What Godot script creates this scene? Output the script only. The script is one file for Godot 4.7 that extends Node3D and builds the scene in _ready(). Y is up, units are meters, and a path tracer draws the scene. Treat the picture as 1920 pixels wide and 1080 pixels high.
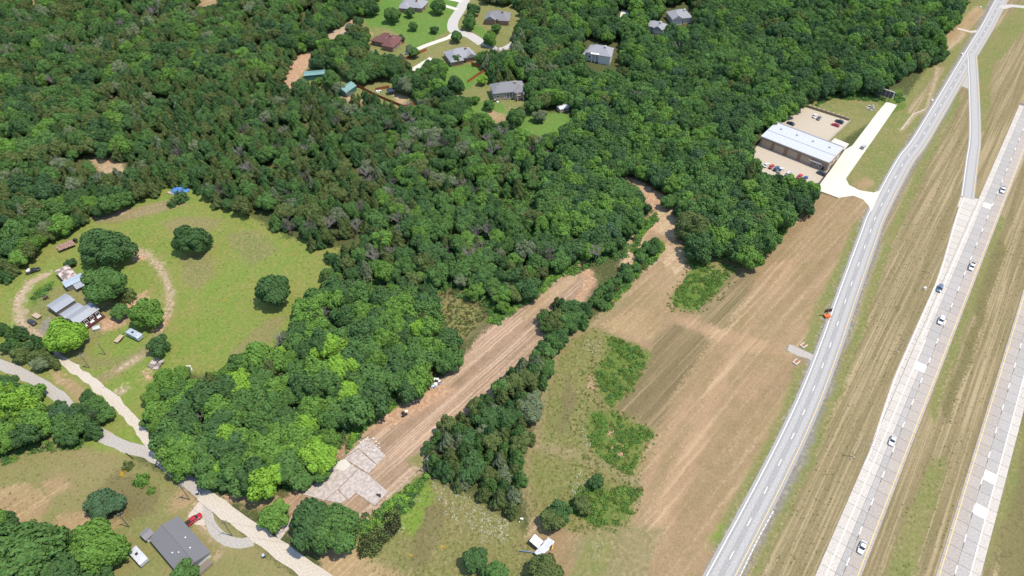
extends Node3D
# ---------------------------------------------------------------- camera frame of the survey: photo pixels -> ground points
const F := 1250.0
const HC := 200.0
const TILT := 44.8
var S := sin(deg_to_rad(TILT))
var C := cos(deg_to_rad(TILT))
var rng := RandomNumberGenerator.new()
var used := {}
var M := {}
var NT := {}
var road_a: Vector2
var road_d: Vector2
var road_n: Vector2

func g(px: float, py: float, y := 0.0) -> Vector3:
	var v := py - 540.0
	var t := (HC - y) / (S * F + C * v)
	return Vector3((px - 960.0) * t, y, -(C * F - S * v) * t)
func g2(px: float, py: float, y := 0.0) -> Vector2:
	var p := g(px, py, y)
	return Vector2(p.x, p.z)
func mpp(px: float, py: float, y := 0.0) -> float:
	return g(px, py, y).distance_to(Vector3(0, HC, 0)) / sqrt(F * F + (px - 960) * (px - 960) + (py - 540) * (py - 540))
func proj(p: Vector3) -> Vector2:
	var dn := HC - p.y
	var fw := -p.z
	var depth := S * dn + C * fw
	return Vector2(960.0 + F * p.x / depth, 540.0 + F * (C * dn - S * fw) / depth)
func gpoly(a: Array, y := 0.0) -> PackedVector2Array:
	var o := PackedVector2Array()
	for i in range(0, a.size(), 2):
		o.append(g2(a[i], a[i + 1], y))
	return o
func ppoly(a: Array) -> PackedVector2Array:
	var o := PackedVector2Array()
	for i in range(0, a.size(), 2):
		o.append(Vector2(a[i], a[i + 1]))
	return o
func rw(t: float, w: float) -> Vector2:      # highway frame: t along, w across
	return road_a + road_d * t + road_n * w
# ---------------------------------------------------------------- nodes
func numbered(n: String) -> String:
	var k: int = used.get(n, 0)
	used[n] = k + 1
	return n if k == 0 else "%s_%03d" % [n, k]
func tag(o: Node, label: String, category: String, group := "", kind := "") -> void:
	if label: o.set_meta("label", label)
	if category: o.set_meta("category", category)
	if group: o.set_meta("group", group)
	if kind: o.set_meta("kind", kind)
func thing(n: String, label: String, category: String, at := Vector3.ZERO, turn := 0.0, group := "") -> Node3D:
	var o := Node3D.new()
	o.name = numbered(n)
	add_child(o)
	o.position = at
	o.rotation.y = turn
	tag(o, label, category, group)
	return o
func part(n: String, mesh: Mesh, mat: Material, parent: Node, at := Vector3.ZERO, basis_ := Basis()) -> MeshInstance3D:
	var o := MeshInstance3D.new()
	o.name = n
	o.mesh = mesh
	o.material_override = mat
	o.transform = Transform3D(basis_, at)
	parent.add_child(o, true)
	return o
func structure(n: String, mesh: Mesh, mat: Material, label := "", category := "") -> MeshInstance3D:
	var o := MeshInstance3D.new()
	o.name = numbered(n)
	o.mesh = mesh
	if mat: o.material_override = mat
	add_child(o)
	tag(o, label, category, "", "structure")
	return o
# ---------------------------------------------------------------- materials
func lin(r: float, gg: float, b: float) -> Color:
	return Color(r, gg, b).linear_to_srgb()
func noise_tex(key: String, freq: float, lo: float, hi: float, octaves := 4, type := FastNoiseLite.TYPE_SIMPLEX_SMOOTH) -> Texture2D:
	if NT.has(key): return NT[key]
	var n := FastNoiseLite.new()
	n.seed = hash(key) % 1000
	n.noise_type = type
	n.frequency = freq
	n.fractal_octaves = octaves
	var im := n.get_seamless_image(512, 512)
	im.convert(Image.FORMAT_RGB8)
	var d := im.get_data()
	var lut := PackedByteArray()
	for i in 256:
		lut.append(int(clampf(lerpf(lo, hi, smoothstep(0.2, 0.8, i / 255.0)), 0, 1) * 255))
	for i in d.size():
		d[i] = lut[d[i]]
	var t := ImageTexture.create_from_image(Image.create_from_data(512, 512, false, Image.FORMAT_RGB8, d))
	NT[key] = t
	return t
func mat(key: String, c: Color, rough := 0.9, tex := "", tile := 4.0, metal := 0.0) -> StandardMaterial3D:
	if M.has(key): return M[key]
	var m := StandardMaterial3D.new()
	m.resource_name = key
	m.albedo_color = c
	m.roughness = rough
	m.metallic = metal
	if tex == "grain": m.albedo_texture = noise_tex("grain", 0.03, 0.80, 1.0)
	if tex == "blotch": m.albedo_texture = noise_tex("blotch", 0.06, 0.91, 1.0, 4)
	if tex == "rough": m.albedo_texture = noise_tex("rough", 0.02, 0.86, 1.0, 5)
	if tex == "rust": m.albedo_texture = noise_tex("rust", 0.012, 0.5, 1.0, 4)
	if tex:
		m.uv1_triplanar = true
		m.uv1_world_triplanar = true
		m.uv1_scale = Vector3.ONE / tile
	M[key] = m
	return m
# ---------------------------------------------------------------- mesh builder
class MB:
	var v := PackedVector3Array()
	var n := PackedVector3Array()
	var c := PackedColorArray()
	var u := PackedVector2Array()
	var ix := PackedInt32Array()
	func tri(a: Vector3, b: Vector3, d: Vector3) -> void:
		var m := (d - a).cross(b - a).normalized()
		var k := v.size()
		v.append_array([a, b, d]); n.append_array([m, m, m]); u.append_array([Vector2(a.x, a.z), Vector2(b.x, b.z), Vector2(d.x, d.z)])
		ix.append_array([k, k + 1, k + 2])
	func quad(a: Vector3, b: Vector3, d: Vector3, e: Vector3) -> void:
		tri(a, b, d); tri(a, d, e)
	func box(p: Vector3, s: Vector3, b := Basis()) -> void:
		var h := s * 0.5
		var q := []
		for i in 8:
			q.append(p + b * Vector3(h.x if i & 1 else -h.x, h.y if i & 2 else -h.y, h.z if i & 4 else -h.z))
		quad(q[2], q[3], q[7], q[6]) # top seen from above
		tfix(q)
	func tfix(q: Array) -> void:
		quad(q[0], q[4], q[5], q[1])
		quad(q[4], q[6], q[7], q[5])
		quad(q[1], q[3], q[2], q[0])
		quad(q[5], q[7], q[3], q[1])
		quad(q[0], q[2], q[6], q[4])
	func tube(a: Vector3, b: Vector3, ra: float, rb: float, sides := 6) -> void:
		var d := (b - a).normalized()
		var x := d.cross(Vector3(0.3, 0.2, 0.93) if absf(d.z) < 0.9 else Vector3(1, 0, 0)).normalized()
		var y := d.cross(x)
		var k := v.size()
		for i in sides:
			var an := TAU * i / sides
			var o := x * cos(an) + y * sin(an)
			v.append(a + o * ra); v.append(b + o * rb); n.append(o); n.append(o); u.append(Vector2(an, 0)); u.append(Vector2(an, 1))
		for i in sides:
			var p := k + 2 * i
			var q := k + 2 * ((i + 1) % sides)
			ix.append_array([p, p + 1, q + 1, p, q + 1, q])
		var e := v.size()
		v.append(b); n.append(d); u.append(Vector2.ZERO)
		for i in sides:
			ix.append_array([e, k + 2 * ((i + 1) % sides) + 1, k + 2 * i + 1])
	func leaf(p: Vector3, nn: Vector3, up: Vector3, w: float, l: float, col: Color, shade_n: Vector3) -> void:
		var x := up.cross(nn).normalized() * w
		var y := nn.cross(x).normalized() * l
		var k := v.size()
		v.append(p - y); v.append(p + x + nn * w * 0.3); v.append(p + y); v.append(p - x + nn * w * 0.3)
		for i in 4:
			n.append(shade_n); c.append(col); u.append(Vector2.ZERO)
		ix.append_array([k, k + 2, k + 1, k, k + 3, k + 2])
	func mesh() -> ArrayMesh:
		var a := []
		a.resize(Mesh.ARRAY_MAX)
		a[Mesh.ARRAY_VERTEX] = v; a[Mesh.ARRAY_NORMAL] = n; a[Mesh.ARRAY_TEX_UV] = u; a[Mesh.ARRAY_INDEX] = ix
		if c.size() == v.size(): a[Mesh.ARRAY_COLOR] = c
		var m := ArrayMesh.new()
		m.add_surface_from_arrays(Mesh.PRIMITIVE_TRIANGLES, a)
		return m
func boxm(s: Vector3, bevel := 0.0) -> Mesh:
	var b := MB.new()
	if bevel <= 0.0:
		b.box(Vector3.ZERO, s)
	else:
		var h := s * 0.5
		var t := []
		var lo := []
		var bt := []
		for q in [Vector2(-1, -1), Vector2(1, -1), Vector2(1, 1), Vector2(-1, 1)]:
			t.append(Vector3(q.x * (h.x - bevel), h.y, q.y * (h.z - bevel)))
			lo.append(Vector3(q.x * h.x, h.y - bevel, q.y * h.z))
			bt.append(Vector3(q.x * h.x, -h.y, q.y * h.z))
		b.quad(t[0], t[1], t[2], t[3])
		for i in 4:
			var j := (i + 1) % 4
			b.quad(t[j], t[i], lo[i], lo[j])
			b.quad(lo[j], lo[i], bt[i], bt[j])
		b.quad(bt[3], bt[2], bt[1], bt[0])
	return b.mesh()
func sheet(poly: PackedVector2Array, y: float, thick := 0.0) -> ArrayMesh:
	var b := MB.new()
	var tr := Geometry2D.triangulate_polygon(poly)
	for i in range(0, tr.size(), 3):
		var p := []
		for k in 3: p.append(Vector3(poly[tr[i + k]].x, y, poly[tr[i + k]].y))
		if (p[2] - p[0]).cross(p[1] - p[0]).y > 0: b.tri(p[0], p[1], p[2])
		else: b.tri(p[0], p[2], p[1])
	if thick > 0.0:
		for i in poly.size():
			var a := poly[i]
			var d := poly[(i + 1) % poly.size()]
			b.quad(Vector3(a.x, y, a.y), Vector3(d.x, y, d.y), Vector3(d.x, y - thick, d.y), Vector3(a.x, y - thick, a.y))
	return b.mesh()
func smooth_line(pts: PackedVector2Array, step := 3.0) -> PackedVector2Array:
	var o := PackedVector2Array()
	for i in pts.size() - 1:
		var p0 := pts[maxi(i - 1, 0)]
		var p3 := pts[mini(i + 2, pts.size() - 1)]
		var k := maxi(1, int(pts[i].distance_to(pts[i + 1]) / step))
		for j in k:
			o.append(pts[i].cubic_interpolate(pts[i + 1], p0, p3, float(j) / k))
	o.append(pts[-1])
	return o
func ribbon(pts: PackedVector2Array, lo: float, hi: float, y: float, rag := 0.0) -> ArrayMesh:   # strip between offsets lo..hi to the right of the line
	var b := MB.new()
	var nz := FastNoiseLite.new()
	nz.frequency = 0.12
	var pl := Vector3.ZERO
	var pr := Vector3.ZERO
	for i in pts.size():
		var d := (pts[mini(i + 1, pts.size() - 1)] - pts[maxi(i - 1, 0)]).normalized()
		var q := Vector2(-d.y, d.x)
		var a := pts[i] + q * (lo - rag * nz.get_noise_2d(pts[i].x, pts[i].y))
		var e := pts[i] + q * (hi + rag * nz.get_noise_2d(pts[i].x + 200, pts[i].y))
		var al := Vector3(a.x, y, a.y)
		var ar := Vector3(e.x, y, e.y)
		if i:
			b.quad(pl, al, ar, pr)
		pl = al
		pr = ar
	return b.mesh()

func _ready() -> void:
	rng.seed = 7
	build_light()
	var a3 := g2(1608, 1080)
	var b3 := g2(1911.5, 300)
	road_a = a3
	road_d = (b3 - a3).normalized()
	road_n = Vector2(-road_d.y, road_d.x)
	materials()
	build_zones()
	build_ground()
	build_roads()
	build_buildings()
	build_vehicles()
	build_street_things()
	build_trees()
	build_weeds()

func build_light() -> void:
	var cam := Camera3D.new()
	cam.name = "camera"
	cam.fov = rad_to_deg(2.0 * atan(540.0 / F))
	cam.position = Vector3(0, HC, 0)
	cam.rotation_degrees = Vector3(-TILT, 0, 0)
	cam.near = 1.0
	cam.far = 6000.0
	add_child(cam)
	var sky_m := ProceduralSkyMaterial.new()
	sky_m.sky_top_color = Color(0.55, 0.66, 0.82)
	sky_m.sky_horizon_color = Color(0.90, 0.91, 0.92)
	sky_m.ground_horizon_color = Color(0.62, 0.66, 0.62)
	sky_m.ground_bottom_color = Color(0.25, 0.28, 0.2)
	sky_m.sky_energy_multiplier = 1.15
	var sky := Sky.new()
	sky.sky_material = sky_m
	var env := Environment.new()
	env.background_mode = Environment.BG_SKY
	env.sky = sky
	env.tonemap_mode = Environment.TONE_MAPPER_LINEAR
	env.tonemap_exposure = 1.17
	env.sdfgi_enabled = true
	env.ssao_enabled = true
	env.ssil_enabled = true
	var we := WorldEnvironment.new()
	we.environment = env
	add_child(we)
	var sun := DirectionalLight3D.new()
	sun.name = "sun"
	sun.light_energy = 1.5
	sun.light_color = Color(1.0, 0.95, 0.87)
	sun.light_angular_distance = 0.6
	sun.shadow_enabled = true
	add_child(sun)
	sun.look_at_from_position(Vector3(0.48, 1.25, 0.12) * 100.0, Vector3.ZERO)

func materials() -> void:
	mat("asphalt", lin(0.30, 0.295, 0.295), 0.9, "blotch", 24.0)
	mat("asphalt_dark", lin(0.12, 0.12, 0.125), 0.9, "grain", 5.0)
	mat("lane_asphalt", lin(0.37, 0.345, 0.315), 0.95, "blotch", 24.0)
	mat("gravel", lin(0.48, 0.43, 0.365), 1.0, "blotch", 24.0)
	mat("white_concrete", lin(0.66, 0.63, 0.55), 0.85, "grain", 9.0)
	mat("beige_concrete", lin(0.50, 0.43, 0.34), 0.9, "grain", 7.0)
	mat("street_concrete", lin(0.5, 0.48, 0.45), 0.9, "grain", 8.0)
	mat("joint", lin(0.15, 0.135, 0.125), 1.0)
	mat("white_paint", lin(0.75, 0.75, 0.73), 0.7)
	mat("yellow_paint", lin(0.62, 0.45, 0.16), 0.7)
	mat("black_paint", lin(0.06, 0.06, 0.06), 0.8)
	mat("old_concrete", lin(0.44, 0.385, 0.355), 0.95, "rough", 17.0)
	mat("grey_shingle", lin(0.235, 0.235, 0.255), 0.95, "grain", 3.0)
	mat("dark_shingle", lin(0.175, 0.175, 0.19), 0.95, "grain", 3.0)
	mat("pale_shingle", lin(0.33, 0.335, 0.37), 0.95, "grain", 4.0)
	mat("maroon_shingle", lin(0.17, 0.075, 0.07), 0.95, "grain", 3.0)
	mat("metal_roof", lin(0.36, 0.38, 0.42), 0.45, "blotch", 10.0, 0.25)
	mat("white_metal", lin(0.62, 0.64, 0.68), 0.4, "grain", 8.0, 0.15)
	mat("blue_metal", lin(0.45, 0.53, 0.62), 0.45, "grain", 8.0, 0.15)
	mat("rust_metal", lin(0.42, 0.26, 0.20), 0.8, "rust", 4.0)
	mat("rust_white", lin(0.62, 0.50, 0.46), 0.7, "rust", 20.0)
	mat("teal_metal", lin(0.055, 0.17, 0.15), 0.45, "grain", 6.0, 0.1)
	mat("teal_pale", lin(0.20, 0.36, 0.34), 0.4, "grain", 6.0, 0.1)
	mat("brick", lin(0.36, 0.215, 0.155), 0.95, "grain", 2.0)
	mat("brown_brick", lin(0.36, 0.255, 0.185), 0.95, "grain", 3.0)
	mat("tan_wall", lin(0.50, 0.39, 0.285), 0.9, "grain", 4.0)
	mat("white_wall", lin(0.72, 0.71, 0.68), 0.8, "grain", 5.0)
	mat("glass", lin(0.03, 0.04, 0.05), 0.08)
	mat("wood", lin(0.10, 0.07, 0.05), 0.95, "grain", 1.5)
	mat("grey_wood", lin(0.24, 0.21, 0.18), 0.95, "grain", 2.0)
	mat("red_wood", lin(0.44, 0.11, 0.04), 0.85, "grain", 2.5)
	mat("maroon_wood", lin(0.085, 0.018, 0.022), 0.8, "grain", 2.0)
	mat("tan_door", lin(0.42, 0.32, 0.23), 0.8, "grain", 3.0)
	mat("steel", lin(0.45, 0.46, 0.47), 0.4, "", 1.0, 0.6)
	mat("dark", lin(0.02, 0.02, 0.022), 0.7)
	mat("rubber", lin(0.018, 0.018, 0.018), 0.9)
	mat("orange", lin(0.62, 0.12, 0.02), 0.5)
	mat("tarp", lin(0.10, 0.26, 0.60), 0.55, "grain", 2.0)
	mat("white_plastic", lin(0.70, 0.70, 0.70), 0.5)
	mat("light_lens", lin(0.7, 0.7, 0.66), 0.15)
	mat("tail_lens", lin(0.3, 0.01, 0.01), 0.2)
	mat("bark", lin(0.11, 0.085, 0.065), 1.0, "grain", 1.0)
	mat("dead_bark", lin(0.30, 0.275, 0.255), 1.0, "grain", 1.0)
	mat("dead_dark", lin(0.17, 0.145, 0.14), 1.0, "grain", 1.0)
	mat("red_dirt", lin(0.34, 0.17, 0.10), 1.0, "grain", 2.0)
	mat("white_rock", lin(0.62, 0.59, 0.54), 0.95, "grain", 2.0)
	mat("blue_pipe", lin(0.09, 0.20, 0.34), 0.5)
	mat("turf_green", lin(0.09, 0.14, 0.035), 1.0)

# ---------------------------------------------------------------- ground cover map
var zone_shapes := []   # [id, polygon in metres]
var ZC := {}
func zp(id: int, a: Array) -> void:
	zone_shapes.append([id, gpoly(a)])
func zl(id: int, a: Array, width: float) -> void:
	for q in Geometry2D.offset_polyline(smooth_line(gpoly(a), 4.0), width * 0.5, Geometry2D.JOIN_ROUND, Geometry2D.END_ROUND):
		zone_shapes.append([id, q])
func zone(id: int, a: Array, b: Array, c: Array, fleck: float, stripe := 0.0, period := 3.0, grain := 0.3) -> void:
	ZC[id] = [a, b, c, fleck, stripe, period, grain]
func build_zones() -> void:
	# id, colour a, colour b, fleck colour, fleck level, swath strength, swath period, grain   (linear base colours)
	zone(0, [0.070, 0.078, 0.030], [0.062, 0.080, 0.026], [0.17, 0.12, 0.07], 0.74)                 # woodland floor
	zone(1, [0.140, 0.198, 0.040], [0.180, 0.196, 0.052], [0.205, 0.185, 0.068], 0.70, 0.0, 3.0, 0.2)               # pasture
	zone(2, [0.165, 0.172, 0.060], [0.215, 0.182, 0.084], [0.13, 0.155, 0.045], 0.66)              # house lawn
	zone(3, [0.300, 0.220, 0.120], [0.255, 0.185, 0.100], [0.36, 0.27, 0.17], 0.66, 0.35, 1.4, 0.3)                # dry straw
	zone(4, [0.305, 0.207, 0.143], [0.235, 0.168, 0.108], [0.42, 0.315, 0.23], 0.62, 0.5, 1.1, 0.36)     # cleared strip
	zone(5, [0.270, 0.190, 0.112], [0.225, 0.168, 0.088], [0.34, 0.25, 0.165], 0.68, 0.4, 2.4, 0.34)   # big mown field
	zone(6, [0.178, 0.137, 0.074], [0.158, 0.128, 0.064], [0.235, 0.18, 0.105], 0.64, 0.6, 0.9, 0.38)     # mown rows
	zone(7, [0.150, 0.160, 0.052], [0.175, 0.158, 0.062], [0.20, 0.17, 0.08], 0.66, 0.0, 3.0, 0.4)  # olive meadow
	zone(8, [0.085, 0.140, 0.026], [0.110, 0.150, 0.034], [0.24, 0.17, 0.10], 0.80)                # weeds
	zone(9, [0.212, 0.170, 0.092], [0.188, 0.158, 0.080], [0.29, 0.232, 0.142], 0.60, 0.65, 0.75, 0.34)     # median, mown
	zone(10, [0.150, 0.170, 0.055], [0.185, 0.175, 0.070], [0.22, 0.185, 0.09], 0.68)              # verge grass
	zone(11, [0.365, 0.285, 0.205], [0.310, 0.230, 0.155], [0.43, 0.35, 0.27], 0.66)               # track dirt
	zone(12, [0.090, 0.180, 0.035], [0.120, 0.190, 0.045], [0.19, 0.18, 0.07], 0.80)               # watered lawn
	zone(13, [0.370, 0.240, 0.155], [0.335, 0.210, 0.130], [0.43, 0.30, 0.20], 0.62)               # red bare soil
	zone(14, [0.200, 0.185, 0.160], [0.180, 0.165, 0.135], [0.27, 0.25, 0.22], 0.66)               # grey gravel shoulder
	zone(15, [0.220, 0.185, 0.098], [0.185, 0.165, 0.078], [0.26, 0.20, 0.11], 0.66)               # faint mown path
	zone(16, [0.150, 0.135, 0.060], [0.175, 0.150, 0.065], [0.105, 0.095, 0.045], 0.58)             # dark rank grass
	zone(17, [0.360, 0.265, 0.165], [0.310, 0.225, 0.135], [0.43, 0.33, 0.22], 0.60, 0.3, 1.4, 0.3)               # pale straw
	zone(19, [0.310, 0.215, 0.130], [0.275, 0.190, 0.112], [0.36, 0.26, 0.165], 0.66, 0.5, 2.4, 0.34)   # paler swath of the field
	zone(18, [0.130, 0.200, 0.030], [0.150, 0.205, 0.040], [0.17, 0.20, 0.05], 0.7)                # bright long grass
	# pasture and farm
	zp(1, [-250, 560, 0, 520, 60, 470, 130, 415, 265, 372, 318, 345, 356, 345, 420, 380, 545, 445, 640, 465, 600, 540, 560, 600, 510, 660, 430, 705, 330, 700, 280, 760, 300, 840, 240, 860, 0, 780, -250, 640])
	zp(15, [175, 405, 240, 392, 300, 378, 345, 372, 350, 384, 290, 400, 215, 418, 180, 418])
	zp(11, [165, 408, 200, 396, 240, 392, 235, 402, 190, 412])
	zp(2, [90, 540, 190, 530, 260, 560, 300, 620, 240, 690, 150, 690, 60, 630, 40, 590])
	zp(13, [185, 600, 225, 590, 240, 560, 275, 545, 280, 560, 250, 585, 230, 615, 190, 622])
	zp(8, [70, 540, 95, 528, 100, 540, 75, 560, 60, 575, 55, 560])
	zp(1, [200, 620, 270, 600, 290, 640, 230, 670, 170, 670, 165, 650])
	zp(10, [420, 440, 480, 430, 520, 470, 470, 500])
	zp(10, [340, 480, 395, 470, 405, 515, 370, 545, 345, 530])
	zp(2, [300, 420, 345, 405, 420, 410, 400, 432, 330, 440])
	zp(2, [430, 660, 500, 600, 540, 590, 500, 650, 440, 690])
	zp(13, [235, 470, 255, 462, 275, 475, 270, 490, 250, 485])
	zl(11, [235, 462, 262, 470, 290, 490, 308, 515, 318, 548, 318, 580, 308, 610, 294, 630], 2.9)
	zl(13, [308, 600, 300, 618, 288, 634], 3.2)
	zl(15, [294, 630, 265, 665, 235, 685, 200, 705, 180, 715], 4.5)
	zl(11, [262, 668, 240, 682, 222, 692], 2.0)
	zl(11, [86, 515, 55, 530, 40, 552, 32, 580, 36, 600, 60, 625, 85, 645, 105, 668], 3.6)
	zp(14, [82, 600, 92, 592, 104, 612, 84, 628, 72, 622])
	zp(13, [265, 690, 285, 700, 285, 712, 270, 712])
	zp(11, [210, 735, 232, 722, 240, 730, 222, 742])
	zp(18, [160, 820, 200, 815, 215, 835, 190, 850, 160, 845])
	zp(18, [215, 800, 262, 815, 268, 832, 230, 825])
	zp(10, [-200, 640, 0, 650, 60, 690, 120, 740, 60, 720, 0, 690, -200, 650])
	zp(3, [100, 690, 150, 720, 180, 760, 140, 750, 95, 705])
	# house lot, lower left
	zp(2, [-300, 860, 0, 830, 90, 815, 150, 835, 240, 855, 320, 895, 380, 940, 440, 985, 560, 1080, 640, 1150, -300, 1150])
	zp(3, [-300, 930, 0, 915, 50, 905, 100, 945, 60, 990, 0, 1005, -300, 1010])
	zp(3, [75, 905, 120, 890, 135, 915, 95, 935])
	zp(3, [110, 965, 160, 955, 240, 985, 230, 1010, 140, 1005, 110, 1030, 90, 1000])
	zp(16, [225, 880, 300, 920, 290, 960, 230, 980, 160, 965, 190, 910])
	zp(10, [165, 1000, 215, 1020, 350, 940, 330, 925, 300, 960, 240, 985])
	zp(3, [320, 935, 350, 905, 375, 935, 345, 955, 310, 960])
	zp(11, [366, 940, 390, 930, 420, 945, 396, 965, 398, 985, 430, 1012, 475, 1010, 478, 1020, 430, 1026, 395, 1008, 372, 985, 350, 975])
	zp(10, [398, 970, 412, 962, 462, 1005, 435, 1012, 405, 990])
	zp(11, [395, 1050, 412, 1032, 422, 1034, 405, 1052])
	zp(13, [418, 925, 455, 918, 455, 935, 430, 945, 415, 935])
	zp(3, [455, 920, 520, 930, 535, 950, 500, 960, 450, 945])
	zp(3, [540, 990, 570, 1000, 580, 1030, 555, 1020])
	# cleared strip
	zp(4, [527, 945, 600, 875, 640, 838, 700, 790, 745, 765, 780, 738, 830, 708, 866, 670, 900, 625, 960, 575, 1010, 535, 1060, 500, 1098, 486, 1122, 530, 1070, 610, 1010, 670, 985, 720, 900, 780, 820, 850, 800, 885, 740, 930, 690, 985, 640, 1010, 560, 1000])
	zp(13, [700, 800, 770, 745, 830, 715, 850, 735, 790, 770, 730, 800])
	zp(17, [980, 590, 1020, 552, 1075, 512, 1085, 520, 1040, 560, 1000, 590, 985, 605])
	zp(13, [1060, 505, 1098, 486, 1120, 525, 1095, 560, 1050, 600, 1090, 545, 1100, 520])
	zp(10, [760, 865, 790, 845, 800, 880, 780, 875])
	zl(13, [530, 942, 640, 845, 705, 792, 760, 755], 1.6)
	zl(11, [690, 965, 745, 915, 790, 878], 1.5)
	zp(8, [640, 850, 690, 790, 740, 760, 700, 790, 660, 825])
	zp(18, [600, 890, 650, 850, 660, 800, 720, 745, 745, 760, 690, 800, 640, 860])
	zp(3, [610, 1030, 650, 1000, 690, 1020, 740, 1080, 700, 1120, 600, 1120])
	# woods clearing and bare path
	zp(16, [812, 545, 860, 543, 918, 582, 910, 605, 868, 645, 835, 625])
	zp(7, [825, 565, 870, 560, 905, 590, 865, 632, 838, 615])
	zp(17, [1155, 325, 1200, 338, 1255, 372, 1300, 395, 1290, 430, 1262, 450, 1235, 490, 1190, 520, 1160, 500, 1178, 440, 1200, 415, 1228, 398, 1222, 365])
	zp(13, [1185, 340, 1215, 360, 1250, 385, 1225, 395, 1205, 370])
	zp(13, [1180, 425, 1225, 405, 1230, 430, 1190, 455])
	zp(3, [930, 220, 960, 215, 1000, 235, 990, 250, 950, 240])
	# big field
	zp(5, [1215, 430, 1260, 448, 1300, 470, 1390, 490, 1470, 440, 1500, 400, 1540, 362, 1628, 370, 1634, 395, 1575, 570, 1525, 680, 1490, 770, 1400, 930, 1310, 1110, 950, 1110, 1000, 960, 980, 880, 1000, 780, 1030, 680, 1070, 630, 1120, 590, 1180, 520])
	zp(6, [1350, 618, 1270, 592, 1220, 640, 1215, 670, 1150, 770, 1232, 805, 1275, 720])
	zp(6, [1310, 585, 1385, 505, 1420, 510, 1400, 560, 1360, 620, 1325, 610])
	zp(3, [1120, 610, 1200, 575, 1240, 600, 1215, 640, 1160, 622])
	zp(17, [1250, 458, 1285, 470, 1290, 500, 1265, 515, 1240, 490])
	zp(19, [1440, 500, 1525, 470, 1395, 600, 1300, 720, 1240, 830, 1200, 900, 1180, 1000, 1100, 1090, 1060, 1110, 1200, 1110, 1290, 920, 1330, 800, 1370, 700, 1400, 640])
	zp(5, [1448, 505, 1470, 500, 1400, 610, 1330, 720, 1270, 850, 1210, 990, 1150, 1100, 1120, 1100, 1195, 960, 1255, 830, 1320, 700, 1385, 600])
	zp(19, [1255, 600, 1270, 590, 1345, 612, 1440, 640, 1510, 655, 1500, 668, 1400, 660, 1300, 620])
	zp(10, [1600, 420, 1628, 400, 1600, 500, 1565, 590, 1525, 670, 1500, 660, 1535, 560, 1570, 490])
	zp(10, [1490, 690, 1515, 680, 1490, 760, 1400, 930, 1340, 1040, 1330, 1020, 1400, 890, 1460, 780])
	zp(18, [1330, 1010, 1352, 980, 1360, 985, 1335, 1020])
	# meadow beside the field
	zp(7, [1115, 613, 1222, 662, 1193, 724, 1150, 768, 1228, 809, 1193, 891, 1203, 922, 1172, 994, 1077, 1000, 991, 967, 983, 903, 995, 833, 1010, 767, 1038, 681, 1073, 636])
	zp(8, [1135, 627, 1201, 652, 1216, 669, 1190, 720, 1147, 763, 1127, 735, 1115, 697, 1140, 660])
	zp(8, [1104, 774, 1147, 772, 1224, 810, 1222, 822, 1205, 830, 1185, 891, 1127, 860, 1100, 821])
	zp(8, [1131, 907, 1199, 918, 1178, 969, 1162, 990, 1112, 984, 1060, 950, 1080, 920])
	zp(16, [1065, 700, 1085, 745, 1060, 800, 1040, 830, 1045, 780])
	zp(13, [1137, 805, 1158, 803, 1165, 815, 1145, 820])
	zp(13, [1150, 835, 1170, 838, 1180, 855, 1160, 858])
	zp(13, [1105, 715, 1113, 700, 1118, 730, 1108, 735])
	zp(8, [1287, 478, 1382, 500, 1347, 546, 1302, 586, 1267, 575, 1256, 558, 1281, 531, 1295, 505])
	zp(10, [1320, 480, 1400, 490, 1380, 502, 1350, 535, 1330, 520])
	zl(15, [1180, 560, 1115, 600, 1073, 627, 1045, 658, 1030, 708, 1010, 767, 1008, 820, 987, 852, 983, 905, 995, 968], 2.6)
	zl(15, [995, 835, 1077, 852, 1135, 872, 1193, 908], 3.6)
	zp(15, [1070, 1040, 1085, 1005, 1120, 990, 1180, 985, 1240, 990, 1210, 1100, 1180, 1100, 1090, 1110])
	zp(10, [1085, 1050, 1100, 1008, 1155, 998, 1140, 1060, 1100, 1120, 1040, 1120])
	# lower meadow
	zp(7, [785, 885, 815, 900, 880, 930, 975, 985, 1000, 1020, 990, 1120, 690, 1120, 680, 1060, 680, 985])
	zp(18, [770, 900, 800, 895, 812, 930, 805, 1000, 770, 1005, 745, 985, 760, 940])
	zp(16, [800, 950, 830, 940, 840, 970, 800, 1060, 760, 1080, 770, 1030])
	zp(8, [740, 930, 800, 885, 800, 900, 770, 950, 720, 990, 680, 1000])
	zp(3, [600, 1040, 670, 1010, 700, 1050, 760, 1080, 800, 1120, 600, 1120])
	# highway medians and verges
	zp(9, [1835, 0, 1870, -80, 2300, -80, 2300, 1150, 1300, 1150, 1380, 1000, 1500, 780, 1580, 600, 1640, 420, 1720, 260, 1800, 90])
	zp(10, [1385, 1120, 1450, 985, 1530, 810, 1590, 650, 1650, 470, 1720, 310, 1800, 160, 1800, 190, 1735, 320, 1665, 480, 1605, 660, 1545, 820, 1465, 995, 1400, 1120])
	zp(16, [1860, 480, 1880, 440, 1890, 470, 1850, 570, 1830, 620, 1825, 580])
	zp(16, [1810, 640, 1850, 560, 1850, 600, 1800, 720, 1770, 800, 1765, 760])
	zp(10, [1690, 1000, 1740, 870, 1780, 850, 1740, 1000, 1700, 1120, 1640, 1120])
	zp(10, [1790, 600, 1870, 400, 1885, 410, 1780, 700, 1750, 800, 1740, 770])
	zp(16, [1890, 830, 1930, 700, 2000, 700, 2000, 1100, 1900, 1100, 1875, 1080])
	zl(10, [1850, 1060, 1880, 960, 1925, 790], 3.0)
	zp(10, [1830, 90, 1920, 0, 1960, 0, 1900, 80, 1860, 130, 1850, 250, 1835, 240])
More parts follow.
